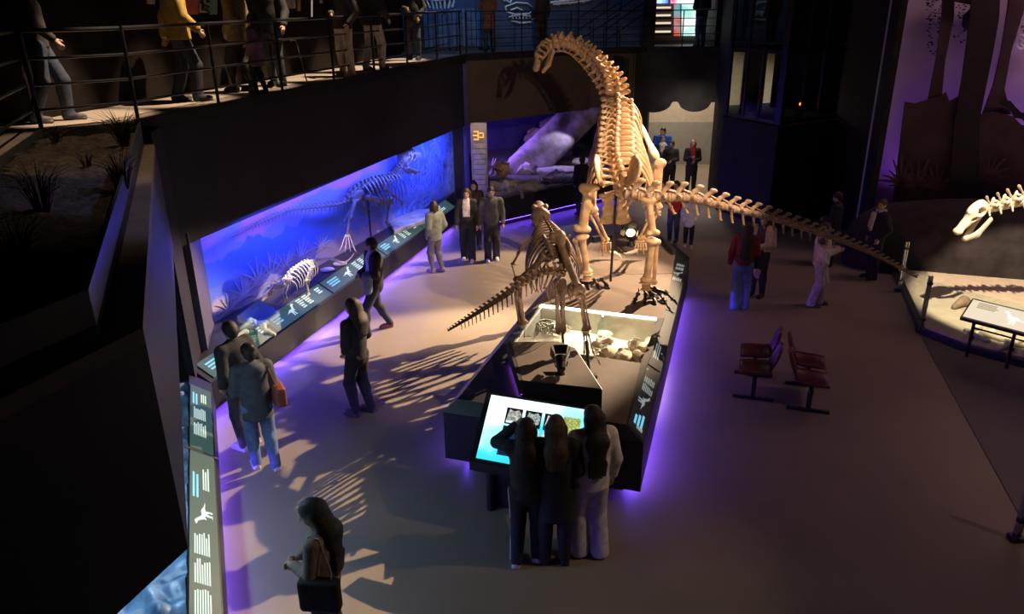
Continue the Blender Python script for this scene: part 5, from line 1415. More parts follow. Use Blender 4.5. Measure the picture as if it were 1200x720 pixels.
bone(TH, 'shoulder_blade', 'blade', D(612, 290, 10.0), D(632, 272, 10.1), .7, BONEB)
bone(TH, 'humerus', 'humerus', D(612, 290, 10.0), D(600, 311, 9.9), .9, BONEB); bone(TH, 'ulna', 'rod', D(600, 311, 9.9), D(604, 326, 9.85), 1.3, BONEB)
bone(TH, 'hand_claw', 'claw', D(608, 310, 9.9), D(600, 311, 9.9), 1.2, BONEW, side=(0, 1, 0))
bone(TH, 'humerus', 'humerus', D(668, 275, 10.1), D(662, 290, 10.05), .9, BONEB); bone(TH, 'hand_claw', 'claw', D(661, 270, 10.1), D(662, 287, 10.1), .9, BONEW)
MB().tube([D(655, 315, 9.5), (.72, 9.30, .55)], .016, 8).build('steel_post', STEEL, TH)
# ------------------------------------------------------------------ skeletons of the left diorama
MID0, MID1 = ML + MN * .32, MR + MN * .32
def LV(x, y, off=0.0):
    return onplane(x, y, MID0 + MN * off, MID1 + MN * off)
T2 = thing('running_skeleton', 'bronze two-legged dinosaur skeleton striding right in front of the blue mural', 'skeleton', (*LV(430, 285)[:2], .77))
tl = [LV(408, 236), LV(395, 240), LV(372, 243), LV(340, 247), LV(310, 259), LV(270, 280)]
tv = spine(T2, 'tail_vertebra', 'caudal', tl, 34, .095, .018, BONEG, back=True, taper=True, lenk=1.05)
for k, (c_, sd, t_, u_, s) in enumerate(tv):
    if k < 26: put(T2, 'chevron', 'chevron', BONEG, frame(c_ - u_ * s * .3, sd * s, t_ * s, u_ * s * 1.5))
dl = [LV(408, 236), LV(418, 224), LV(436, 214), LV(458, 209), LV(463, 207)]
dv = spine(T2, 'vertebra', 'dorsal', dl, 14, .09, .08, BONEG, lenk=1.15)
nl = [LV(463, 207), LV(467, 202), LV(470, 195), LV(474, 190)]
spine(T2, 'neck_vertebra', 'cervical', nl, 7, .24, .18, BONEG, lenk=1.2)
for k in range(11):
    c_, sd, t_, u_, s = dv[min(k + 3, 13)]
    w_ = .26; dp = .36 + .22 * math.sin(math.pi * (k + 2) / 13)
    for nm in ('rib', 'rib_other'):
        put(T2, 'rib', nm, BONEG, frame(c_ + u_ * s * .5, sd * w_, t_ * .4, u_ * dp - t_ * .12))
hb = LV(472, 193); yv = unit(LV(491, 183) - hb); sdv = np.array([*MN, 0]); xv = unit(sdv - yv * (sdv @ yv)); zv = np.cross(xv, yv); LS = np.linalg.norm(LV(491, 183) - hb) * 1.05
put(T2, 'skull', 'theropod_skull', BONEG, frame(hb, xv * LS * .9, yv * LS, zv * LS)); put(T2, 'lower_jaw', 'theropod_jaw', BONEG, frame(hb, xv * LS * .85, yv * LS * .95, zv * LS * .9))
put(T2, 'ilium', 'ilium', BONEG, frame(LV(420, 234, .1), np.array([*MN, 0]) * .5, unit(LV(430, 222) - LV(412, 234)) * .42, np.array([0, 0, .30])))
put(T2, 'ilium', 'ilium', BONEG, frame(LV(420, 234, -.12), np.array([*MN, 0]) * .5, unit(LV(430, 222) - LV(412, 234)) * .42, np.array([0, 0, .30])))
side2 = (*MN, 0)
bone(T2, 'femur', 'femur', LV(417, 234, .15), LV(410, 256, .2), 1.1, BONEG, side2); bone(T2, 'tibia', 'tibia', LV(410, 255, .2), LV(407, 275, .25), .95, BONEG, side2)
bone(T2, 'femur', 'femur', LV(424, 231, -.12), LV(455, 237, -.15), .8, BONEG, side2); bone(T2, 'tibia', 'tibia', LV(456, 236, -.15), LV(453, 262, -.15), .85, BONEG, side2)
for k in range(4):
    a = LV(405.5 + k * 1.2, 275, .25); b = LV(400 + k * 5, 290 + (k % 2), .28 + .03 * k)
    bone(T2, 'foot_bone', 'metapodial', a, b, .45, BONEW, side2); bone(T2, 'toe_claw', 'claw', b + [(k - 1.5) * .03, -.05, -.07], b, .8, BONEW, side2)
for k in range(3):
    a = LV(453, 262, -.15); b = LV(466 + k * 3, 270 + k * 1.5, -.1 + .1 * k)
    bone(T2, 'foot_bone', 'metapodial', a, b, .35, BONEG, (0, 0, 1)); bone(T2, 'toe_claw', 'claw', b + unit(b - a) * .14, b, .6, BONEG, (0, 0, 1))
for o_ in (.15, -.15):
    bone(T2, 'shoulder_blade', 'blade', LV(452, 222, o_), LV(455, 211, o_), .9, BONEG, side2)
    bone(T2, 'humerus', 'humerus', LV(452, 222, o_), LV(463, 231, o_), .9, BONEG, side2); bone(T2, 'ulna', 'rod', LV(463, 231, o_), LV(471, 237, o_), .9, BONEG, side2)
    bone(T2, 'hand_claw', 'claw', LV(471, 245, o_), LV(471, 237, o_), .8, BONEG, side2)
bone(T2, 'pubis', 'blade', LV(433, 248, 0), LV(426, 235, 0), .5, BONEG, side2); bone(T2, 'ischium', 'blade', LV(404, 258, 0), LV(413, 240, 0), .5, BONEG, side2)
MB().tube([LV(430, 222), np.append(LV(430, 222)[:2], .77)], .018, 8).build('steel_post', STEEL, T2)
QS = np.array(MN) * .28
def QV(x, y, off=0.0): return LV(x, y, .26 + off)
T3 = thing('crouching_skeleton', 'small ivory four-legged skeleton with lowered head at the front of the blue diorama', 'skeleton', (*QV(350, 335)[:2], .77))
bl_ = [QV(374, 306), QV(366, 306), QV(354, 311), QV(342, 320), QV(334, 331)]
dv = spine(T3, 'vertebra', 'dorsal', bl_, 13, .05, .045, BONEW, lenk=1.1)
spine(T3, 'neck_vertebra', 'cervical', [QV(334, 331), QV(328, 336), QV(321, 337), QV(316, 339)], 6, .13, .10, BONEW, lenk=1.2)
spine(T3, 'tail_vertebra', 'caudal', [QV(374, 306), QV(385, 304), QV(395, 307), QV(402, 309), QV(410, 304), QV(415, 297)], 24, .055, .012, BONEW, back=True, taper=True, lenk=1.05)
for k in range(10):
    c_, sd, t_, u_, s = dv[k + 3]
    for nm in ('rib', 'rib_other'): put(T3, 'rib', nm, BONEW, frame(c_ + u_ * s * .4, sd * .14, t_ * .25, u_ * (.20 + .10 * math.sin(math.pi * (k + 1) / 11))))
hb = QV(317, 337); yv = unit(QV(309, 349) - hb); xv = unit(sdv - yv * (sdv @ yv)); zv = np.cross(xv, yv); LS = np.linalg.norm(QV(309, 349) - hb) * 1.25
put(T3, 'skull', 'theropod_skull', BONEW, frame(hb, xv * LS, yv * LS, zv * LS)); put(T3, 'lower_jaw', 'sauropod_jaw', BONEW, frame(hb, xv * LS * .8, yv * LS * .85, zv * LS * .6))
for o_, hx in ((.10, 0), (-.10, 3)):
    bone(T3, 'humerus', 'humerus', QV(335 + hx, 334, o_), QV(332 + hx, 344, o_), 1.1, BONEW, side2); bone(T3, 'ulna', 'rod', QV(332 + hx, 344, o_), QV(334 + hx, 353, o_), 1.2, BONEW, side2)
    for k in range(3): bone(T3, 'finger_bone', 'claw', QV(331 + hx + 3 * k, 357, o_), QV(334 + hx, 353, o_), .7, BONEW, side2)
    bone(T3, 'femur', 'femur', QV(365 + hx, 312, o_), QV(359 + hx, 328, o_), .95, BONEW, side2); bone(T3, 'tibia', 'tibia', QV(359 + hx, 328, o_), QV(362 + hx, 346, o_), .9, BONEW, side2)
    for k in range(3): bone(T3, 'toe_bone', 'metapodial', QV(362 + hx, 346, o_), QV(352 + hx + 4 * k, 353, o_), .4, BONEW, side2)
put(T3, 'ilium', 'ilium', BONEW, frame(QV(366, 311, .08), np.array([*MN, 0]) * .3, unit(QV(358, 309) - QV(374, 306)) * .25, np.array([0, 0, .16])))
put(T3, 'shoulder_blade', 'ilium', BONEW, frame(QV(340, 330, .08), np.array([*MN, 0]) * .3, unit(QV(334, 333) - QV(345, 322)) * .2, np.array([0, 0, .12])))
bone(T3, 'steel_post', 'rod', QV(364, 312), np.append(QV(364, 345)[:2], .77), .5, STEEL)
spot('paw_spot', tuple(LV(418, 236, 1.0) + [0, 0, .35]), tuple(LV(405, 288, .25)), 110, 30, (1, .72, .38))
spot('crouch_spot', tuple(QV(372, 268, .35) + [.0, -.3, .3]), tuple(QV(350, 330)), 170, 44, (1, .80, .55))
# fossil blocks and cases of the left diorama
def tray(label, pts, z0, h_, mt, name='fossil_slab', cat='fossil'):
    b = MB().prism([p[:2] for p in pts], z0, z0 + h_)
    return tag(bevel(b.build(name, mt), .02), label, cat)
tray('large pale fossil slab lying under the running skeleton', [G(462, 274, .8), G(497, 261, .8), G(512, 247, .8), G(488, 249, .8), G(455, 262, .8)], .77, .10, mat('pale_slab', (.42, .42, .44), .8, vary=.25, scale=4, bump=.8, bscale=10))
tray('flat bone slab on the floor behind the walking man', [G(432, 274, .8), G(445, 272, .8), G(444, 268, .8), G(433, 268, .8)], .77, .06, BONEW)
for k, (x, y) in enumerate(((384, 316), (399, 309))):
    tag(solid('bone_fragment', [E_(G(x, y, .80), (.13, .11, .035), None, .02), E_(G(x - 4, y + 1, .80), (.08, .07, .04), None, .03)], .014, BONEW), ('left' if k == 0 else 'right') + ' one of two flat ivory bone plates under the tail tip of the crouching skeleton', 'fossil')
t = thing('glass_case', 'clear case with pale fossil bones at the near end of the blue diorama', 'case', tuple(G(306, 385, .78)))
cs = [G(281, 392, .78), G(304, 405, .78), G(330, 386, .78), G(305, 371, .78)]
for a, b in zip(cs, cs[1:] + cs[:1]): MB().wallseg(a[:2], b[:2], .78, 1.06, .006).build('glass_pane', GLASS, t)
MB().prism([p[:2] for p in cs], 1.06, 1.07).build('glass_lid', GLASS, t)
r_ = random.Random(12)
cc = np.mean(cs, 0)
for k in range(9):
    p = cc + np.array([r_.uniform(-.28, .28), r_.uniform(-.25, .25), .05]); a = r_.uniform(0, 3)
    bone_ = solid('fossil_bone', [C_(p - [.09 * math.cos(a), .09 * math.sin(a), 0], p + [.09 * math.cos(a), .09 * math.sin(a), .02], .03, .035, .02), E_(p + [.09 * math.cos(a), .09 * math.sin(a), 0], (.05, .05, .04), None, .03)], .014, BONEW)
    tag(bone_, 'pale fossil bone lying in the clear case of the blue diorama', 'fossil', 'fossils in the clear case')
spot('case_spot', tuple(cc + [.2, .1, 1.3]), tuple(cc), 30, 50, (.9, .95, 1))
spot('slab_spot', tuple(LV(486, 225, .5) + [0, 0, .2]), tuple(G(485, 262, .8)), 18, 50, (.9, .92, 1))
# painted foliage standing as thin boards against the mural
def painted(x, y, n, ln, mt, seed, label, fanw=1.2):
    mb = MB(); r_ = random.Random(seed); c_ = onplane(x, y, ML, MR) + np.array([*MN, 0]) * .012; e1_ = np.array([*MD, 0]); e2_ = np.array([0, 0, 1.0]); n3 = np.array([*MN, 0]) * .008
    for k in range(n):
        a = math.pi / 2 + (k / (n - 1) - .5) * 2 * fanw; L_ = ln * r_.uniform(.75, 1.1); pts = []
        for s in np.linspace(0, 1, 6):
            aa = a + (a - math.pi / 2) * .5 * s
            pts.append(c_ + (e1_ * math.cos(aa) + e2_ * math.sin(aa)) * L_ * s)
        for i in range(5):
            w_ = .035 * ln * (1.3 - i / 5); d = unit(pts[i + 1] - pts[i]); q = np.cross(n3 / .008, d)
            mb.loft([pts[i] - q * w_, pts[i] + q * w_, pts[i + 1] + q * w_ * .8, pts[i + 1] - q * w_ * .8], [p + n3 for p in (pts[i] - q * w_, pts[i] + q * w_, pts[i + 1] + q * w_ * .8, pts[i + 1] - q * w_ * .8)])
    o = mb.build('painted_fern', mt); o.parent = mw; o.matrix_parent_inverse = mw.matrix_basis.inverted() if False else Matrix.Identity(4)
    M = mw.matrix_basis.copy() if mw.matrix_basis != Matrix.Identity(4) else Matrix.Identity(4)
    R = Matrix.Translation(mw.location) @ Matrix.Rotation(mw.rotation_euler.z, 4, 'Z')
    o.matrix_basis = R.inverted()
    tag(o, kind='stuff')
PFW = mat('mural_fern_pale', (.55, .50, .62), .8, vary=.1); PFB = mat('mural_fern_blue', (.22, .36, .95), .8, vary=.1)
for k, (x, y, s) in enumerate(((268, 366, .34), (285, 350, .42), (303, 334, .5), (318, 330, .55), (334, 318, .45), (352, 305, .38), (376, 292, .35))):
    painted(x, y, 9, s, PFW, k, '')
for k, (x, y, s) in enumerate(((432, 262, .45), (450, 250, .55), (463, 244, .6), (478, 240, .65), (493, 234, .7), (508, 236, .6), (522, 232, .8), (534, 226, .7), (505, 205, .6), (520, 196, .7), (533, 180, .8), (515, 172, .6), (536, 205, .7))):
    painted(x, y, 11, s * 1.3, PFB, 20 + k, '', 1.5 if y < 210 else 1.2)
# ------------------------------------------------------------------ neck and skull of the right-hand skeleton
RS = thing('hanging_skeleton', 'pale long-necked skeleton with horse-like skull above the sand, cut by the right frame edge', 'skeleton', tuple(D(1250, 240, 12.4)))
nk = [D(1300, 250, 12.0), D(1240, 228, 12.2), D(1205, 234, 12.35), D(1178, 240, 12.45), D(1153, 246, 12.5)]
nv2 = spine(RS, 'neck_vertebra', 'cervical', nk, 11, .46, .30, BONEW, up=(0, -.5, 1), lenk=1.12)
for k, (c_, sd, t_, u_, s) in enumerate(nv2):
    bone(RS, 'neck_spine', 'blade', c_ + u_ * s * 1.0 + t_ * .08, c_ + u_ * s * .1 - t_ * .02, .55, BONEW, side=t_)
    a = c_ - u_ * s * .3
    MB().tube([a, a - t_ * .45 - u_ * .03], [.014, .005], 5).build('neck_rib', BONEW, RS)
hb = D(1156, 243, 12.5); he = D(1119, 272, 12.35); yv = unit(he - hb); xv = unit(np.cross(yv, [-.45, -.22, .9])); zv = np.cross(xv, yv); LS = np.linalg.norm(he - hb)
put(RS, 'skull', 'horse_skull', BONEW, frame(hb, xv * LS * 1.1, yv * LS, zv * LS * 1.05)); put(RS, 'lower_jaw', 'sauropod_jaw', BONEW, frame(hb - zv * .10, xv * LS, yv * LS * .95, zv * LS * 1.3))
MB().tube([nk[1], np.append(nk[1][:2], .12)], .025, 8).build('steel_post', STEEL, RS)
tag(solid('fossil_bone', [C_(G(1118, 360, .17), G(1130, 352, .24), .05, .09, .03), E_(G(1131, 355, .2), (.12, .07, .07), None, .04)], .018, BONET), 'brown curved fossil on the sand left of the cream label table', 'fossil')
r_ = random.Random(31)
for k in range(9):
    x = 1140 + k * 7.5; p = G(x, 385 + r_.uniform(0, 22) + k * 1.5, .17); a = r_.uniform(0, 3); d = np.array([math.cos(a), math.sin(a), .1]) * .14
    tag(solid('fossil_bone', [C_(p - d, p + d, .03, .04, .02), E_(p + d, (.06, .06, .05), None, .03), E_(p - d, (.05, .05, .04), None, .03)], .018, BONEW), 'pale fossil bone on the sand under the cream label table', 'fossil', 'fossils under the label table')
# ------------------------------------------------------------------ fossils in the sand pit
nest = thing('bone_nest', 'grey tangle of thin fossil bones in the left half of the sand pit', 'fossil', tuple(G(648, 390, .56)))
r_ = random.Random(17); nc = G(647, 389, .56)
for k in range(46):
    a = r_.uniform(0, 6.28); rr_ = .24 * math.sqrt(r_.random()); p = nc + np.array([rr_ * math.cos(a) * 1.0, rr_ * math.sin(a), .03 + .10 * r_.random()])
    b = r_.uniform(0, 6.28); L_ = r_.uniform(.06, .16); d = np.array([math.cos(b), math.sin(b), r_.uniform(-.3, .3)]) * L_
    MB().tube([p - d, p + np.array([r_.uniform(-.03, .03), r_.uniform(-.03, .03), .03]), p + d], [.012, .014, .009], 5).build('thin_bone', mat('grey_fossil', (.26, .24, .18), .8, vary=.3), nest, smooth=True)
for k, (x, y, s, nm) in enumerate(((716, 391, 1.2, 'pale lumpy fossil bone at the back of the pit by the glass sheet'), (727, 388, 1.0, 'second pale lumpy fossil bone beside the first'), (706, 402, .8, 'small brown fossil in the middle of the sand pit'))):
    p = G(x, y, .58)
    tag(solid('fossil_bone', [C_(p - [.10 * s, .03, 0], p + [.12 * s, .02, .03], .045 * s, .055 * s, .03), E_(p + [.13 * s, .02, .03], (.08 * s, .07, .06), None, .04), E_(p - [.12 * s, .03, 0], (.07, .08 * s, .06), None, .04)], .016, BONEW if k < 2 else BONET), nm, 'fossil')
for k in range(22):
    p = G(698 + r_.uniform(0, 22), 396 + r_.uniform(0, 24), .57); b = r_.uniform(0, 3.1); d = np.array([math.cos(b), math.sin(b), .1]) * r_.uniform(.03, .07)
    o_ = MB().tube([p - d, p, p + d], [.014, .022, .012], 6).build('bone_shard', mat('shard', (.36, .31, .2), .85, vary=.3), None, smooth=True)
    tag(o_, 'small fossil shard scattered left of the stone blocks in the pit', 'fossil', 'fossil shards in the pit')
for k, (x, y, sx, sy, nm) in enumerate(((715, 414, .13, .16, 'square tan stone block at the front of the pit'), (731, 418, .15, .22, 'long pale stone block in the middle front of the pit'), (752, 421, .12, .14, 'stone block at the right front corner of the pit'), (748, 408, .15, .12, 'rounded stone behind the right front block of the pit'), (765, 404, .11, .12, 'rounded stone at the right wall of the pit'))):
    p = G(x, y, .58)
    o_ = rock('stone_block', nm, tuple(p), (sx, sy, .09), mat('tan_block', (.42, .34, .24), .9, vary=.3, bump=.6), 60 + k, cat='stone')
# ------------------------------------------------------------------ people: one continuous sculpted body each, clothes and hair as its children
SKIN = mat('skin', (.52, .33, .25), .55, vary=.06, scale=9)
SKIN2 = mat('skin_tan', (.42, .26, .19), .55, vary=.06, scale=9)
EYEM = mat('eye_dark', (.02, .015, .012), .2); LIP = mat('lip', (.36, .13, .12), .5)
def cloth(col, rough=.85): return mat('cloth_%.3f_%.3f_%.3f' % tuple(col), col, rough, vary=.18, scale=14, bump=.25, bscale=55)
def hairm(col): return mat('hair_%.3f_%.3f_%.3f' % tuple(col), col, .45, vary=.35, scale=30, bump=.5, bscale=90)
def Rz(a): return np.array(Matrix.Rotation(a, 3, 'Z'))
def Rx(a): return np.array(Matrix.Rotation(a, 3, 'X'))
ARMS = {  # elbow, wrist for a right arm (mirror x for left), standing, facing +y
    'down': ((.235, -.03, 1.13), (.245, .06, .89)),
    'swingf': ((.225, .05, 1.14), (.21, .22, .98)),
    'swingb': ((.235, -.13, 1.14), (.25, -.16, .89)),
    'fold': ((.225, .02, 1.13), (.06, .22, 1.10)),
    'clasp': ((.225, -.01, 1.13), (.04, .19, .92)),
    'pocket': ((.25, -.07, 1.13), (.19, .07, .93)),
    'phone': ((.21, .08, 1.14), (.13, .30, 1.28)),
    'head': ((.33, .14, 1.36), (.13, .16, 1.56)),
    'hip': ((.30, -.10, 1.15), (.17, .05, .98)),
    'hold': ((.22, .05, 1.13), (.05, .28, 1.22)),
    'cane': ((.26, .02, 1.14), (.30, .20, .95)),
    'up': ((.27, .12, 1.27), (.12, .27, 1.50)),
}
def person(label, loc, face, H=1.66, w=1.0, arms=('down', 'down'), feet=(0, 0), head=(0, 0), hair=('short', (.03, .02, .015)), top=((.05, .05, .06), .86, 0, 'long'),
           trous=((.03, .03, .04), 1.0), shoes=(.7, .7, .7), skin=SKIN, res=.0125, lean=0.0, child=False, extra=None, stripes=None, over=None, group=None):
    z0 = loc[2] if len(loc) > 2 else 0.0
    t = thing('person', label, 'person', (loc[0], loc[1], z0), math.radians(face), group)
    s = H / 1.72; hs = 1.30 if child else 1.0
    def P(x, y, z): return np.array([x * s * w if abs(z - 1.2) < .5 and abs(x) > .12 else x * s, y * s + lean * z * s, z * s])
    R = lambda v: np.array(v) * s
    hd = Rz(math.radians(head[0])) @ Rx(math.radians(head[1])); nk = np.array([0, lean * 1.5, 1.50]) * s
    def Hd(x, y, z): return nk + hd @ (np.array([x, y, z - 1.50]) * s * hs)
    def EH(c, r, k=.02, sub=0): return E_(Hd(*c), R(r) * hs, hd, k * s, sub)
    sh = .175 * w
    J = {}
    for sg, an, ft in ((-1, arms[0], feet[0]), (1, arms[1], feet[1])):
        e, wr = ARMS[an]
        J[sg] = dict(sh=P(sg * sh, -.005, 1.405), el=P(sg * e[0], e[1], e[2]), wr=P(sg * wr[0], wr[1], wr[2]),
                     hip=P(sg * .088, 0, .90), kn=P(sg * .098, .025 + ft * .55 + (.05 if ft else 0), .49), an=P(sg * .10, ft - .03 - lean * .08, .085), toe=P(sg * .115, ft + .10 - lean * .03, .035))
    b = [C_(P(0, 0, .94), P(0, 0, 1.10), .125 * s * w, .112 * s * w, .06 * s, (1, .72, 1)), C_(P(0, 0, 1.12), P(0, -.01, 1.30), .12 * s * w, .15 * s * w, .06 * s, (1, .70, 1)),
         C_(P(-sh * .8, -.01, 1.40), P(sh * .8, -.01, 1.40), .058 * s, .058 * s, .05 * s), C_(P(0, -.02, 1.40), nk + hd @ R([0, .0, .03]), .056 * s, .050 * s, .04 * s),
         EH((0, -.008, 1.625), (.074, .094, .094)), EH((0, .030, 1.575), (.056, .062, .072), .03), EH((0, .060, 1.535), (.030, .026, .024), .03),
         C_(Hd(0, .088, 1.612), Hd(0, .108, 1.580), .008 * s * hs, .013 * s * hs, .012 * s), EH((-.032, .078, 1.628), (.022, .012, .008), .015), EH((.032, .078, 1.628), (.022, .012, .008), .015),
         EH((-.077, -.002, 1.595), (.010, .020, .031), .008), EH((.077, -.002, 1.595), (.010, .020, .031), .008), EH((0, .088, 1.552), (.022, .008, .007), .01)]
    for sg in (-1, 1):
        j = J[sg]
        b += [C_(j['hip'], j['kn'], .083 * s, .055 * s, .04 * s), C_(j['kn'], j['an'], .054 * s, .036 * s, .02 * s), E_(j['kn'] * .7 + j['an'] * .3 + R([0, -.015, 0]), R((.05, .052, .11)), None, .03 * s),
              C_(j['an'] - R([0, .02, .03]), j['toe'], .036 * s, .030 * s, .03 * s), C_(j['sh'], j['el'], .048 * s, .038 * s, .03 * s), C_(j['el'], j['wr'], .039 * s, .027 * s, .02 * s)]
        d = unit(j['wr'] - j['el']); down = unit(d * .8 + np.array([0, 0, -.25])) if d[2] < .3 else d
        side = unit(np.cross(down, np.array([sg * 1.0, .2, 0.05]))); palmn = unit(np.cross(side, down))
        pc_ = j['wr'] + down * .055 * s
        b += [C_(j['wr'], j['wr'] + down * .085 * s, .026 * s, .030 * s, .012 * s)]
        inn_ = -palmn * (1 if (palmn @ np.array([sg, 0, 0])) > 0 else -1)
        for f_ in range(4):
            o_ = side * (f_ - 1.5) * .021 * s; L_ = (.060, .072, .068, .052)[f_] * s
            k0 = j['wr'] + down * .085 * s + o_; k1 = k0 + down * L_ * .55 + inn_ * .004 * s; k2 = k1 + unit(down + inn_ * .9) * L_ * .5
            b += [C_(k0, k1, .0098 * s, .0092 * s, .004 * s), C_(k1, k2, .0092 * s, .0078 * s, .003 * s)]
        fs = 1 if side[1] > 0 else -1
        t0 = j['wr'] + down * .03 * s + side * fs * .026 * s; t1 = t0 + unit(down * .7 + side * fs * .7 + inn_ * .3) * .045 * s; t2 = t1 + unit(down + inn_ * .3) * .03 * s
        b += [C_(t0, t1, .0125 * s, .0105 * s, .008 * s), C_(t1, t2, .0105 * s, .009 * s, .004 * s)]
    V, F = smesh(b, res)
    me = meshdata('body', V, F, True); me.materials.append(skin); me.materials.append(EYEM); me.materials.append(LIP)
    fc = V[F].mean(1); mi = np.zeros(len(F), np.int32)
    for sg in (-1, 1): mi[np.linalg.norm((fc - Hd(sg * .031, .085, 1.607)) / np.array([1.5, 1, .9]), axis=1) < .013 * s * hs] = 1
    mi[np.linalg.norm((fc - Hd(0, .094, 1.552)) / np.array([2.0, 1, .7]), axis=1) < .0125 * s * hs] = 2
    me.polygons.foreach_set('material_index', mi)
    link('body', me, None, t)
    r2 = res * 1.05
    # trousers
    tc, wd = trous
    q = [C_(P(0, 0, .88), P(0, 0, 1.03), .150 * s * w, .135 * s * w, .05 * s, (1, .78, 1))]
    for sg in (-1, 1):
        j = J[sg]; e = j['an'] + R([0, 0, -.03 if wd > 1.1 else .0])
        q += [C_(j['hip'], j['kn'], .104 * s, (.078 + .022 * (wd - 1) * 2) * s, .03 * s), E_(j['kn'] * .7 + j['an'] * .3 + R([0, -.015, 0]), R((.072, .074, .13)), None, .03 * s), C_(j['kn'], e, (.078 + .022 * (wd - 1) * 2) * s, (.056 + .045 * (wd - 1) * 2) * s, .025 * s)]
        if wd > 1.1: q += [E_(e + R([0, .03, .0]), R((.075 * wd * .8, .095, .05)), None, .03 * s)]
    q.append(B_((0, 0, -.5 * s + .012), (2, 2, .5 * s), None, 0.0, 0, 1))
    tr = solid('trousers', q, r2, cloth(tc), t)
    if stripes is not None:
        for sg in (-1, 1):
            j = J[sg]; st_ = MB()
            for k in range(3):
                o_ = R([sg * .0, (k - 1) * .022, 0]); out_ = R([sg * .105, 0, 0])
                st_.tube([j['hip'] + out_ + o_, j['kn'] + R([sg * (.066 + .044 * (wd - 1) + .004), 0, 0]) + o_, j['an'] + R([sg * (.05 + .09 * (wd - 1) + .006), 0, .02]) + o_], .007, 5)
            so_ = st_.build('side_stripe', cloth(stripes), tr, raw=True)
    # shoes
    for sg in (-1, 1):
        j = J[sg]
        solid('shoe', [E_((j['an'] + j['toe']) / 2 * [1, 1, 0] + R([0, .015, .045]), R((.046, .128, .044)), None, .02 * s), E_(j['an'] + R([0, -.01, -.015]), R((.042, .055, .06)), None, .03 * s),
                       B_((j['an'] + j['toe']) / 2 * [1, 1, 0] + R([0, .012, .016]), R((.046, .128, .016)), None, .012 * s, .01), B_(((j['an'] + j['toe']) / 2)[:2].tolist() + [-.5], (1, 1, .5), None, 0, 0, 1)], .0115 if res < .014 else .016, cloth(shoes, .6), t)
    # top garment
    c_, hem, puff, slv = top[:4]
    p_ = puff
    q = [C_(P(0, 0, hem), P(0, 0, 1.10), (.152 + p_) * s * w, (.140 + p_) * s * w, .05 * s, (1, .75, 1)), C_(P(0, 0, 1.12), P(0, -.01, 1.30), (.138 + p_) * s * w, (.166 + p_ * .8) * s * w, .06 * s, (1, .74, 1)),
         C_(P(-sh * .82, -.01, 1.40), P(sh * .82, -.01, 1.40), (.066 + p_ * .5) * s, (.066 + p_ * .5) * s, .05 * s), C_(P(0, -.015, 1.42), P(0, -.005, 1.475), .066 * s, .062 * s, .03 * s)]
    for sg in (-1, 1):
        j = J[sg]
        if slv == 'none': continue
        we = j['wr'] * .94 + j['el'] * .06 if slv == 'long' else j['el']
        q += [C_(j['sh'], j['el'], (.062 + p_ * .6) * s, (.052 + p_ * .6) * s, .03 * s)]
        if slv == 'long': q += [C_(j['el'], we, (.052 + p_ * .6) * s, (.040 + p_ * .5) * s, .02 * s)]
    q.append(B_(P(0, 0, hem - .5), (.205 * s * w, 1.0, .5 * s), None, 0, .0, 1))
    if len(top) > 4 and 'hood' in top[4]:
        q.append(E_(P(0, -.115, 1.43), R((.12, .075, .085)), None, .05 * s))
    tp_ = solid('top', q, r2, cloth(c_), t)
    if over is not None:                       # open jacket worn over the top: sides and back only
        oc, oh = over; pp = p_ + .022
        q = [C_(P(0, -.02, oh + .06), P(0, -.02, 1.10), (.158 + pp) * s * w, (.146 + pp) * s * w, .05 * s, (1, .76, 1)), C_(P(0, -.02, 1.12), P(0, -.03, 1.30), (.146 + pp) * s * w, (.172 + pp) * s * w, .06 * s, (1, .74, 1)),
             C_(P(-sh * .85, -.02, 1.40), P(sh * .85, -.02, 1.40), (.074 + pp * .5) * s, (.074 + pp * .5) * s, .05 * s)]
        q.append(B_(P(0, .20, 1.1), R((.075, .22, .5)), None, 0, .02, 1))
        for sg in (-1, 1):
            j = J[sg]; we = j['wr'] * .94 + j['el'] * .06
            q += [C_(j['sh'], j['el'], (.068 + pp * .6) * s, (.058 + pp * .6) * s, .03 * s), C_(j['el'], we, (.058 + pp * .6) * s, (.046 + pp * .5) * s, .02 * s)]
        solid('open_jacket', q, r2, cloth(oc), t)
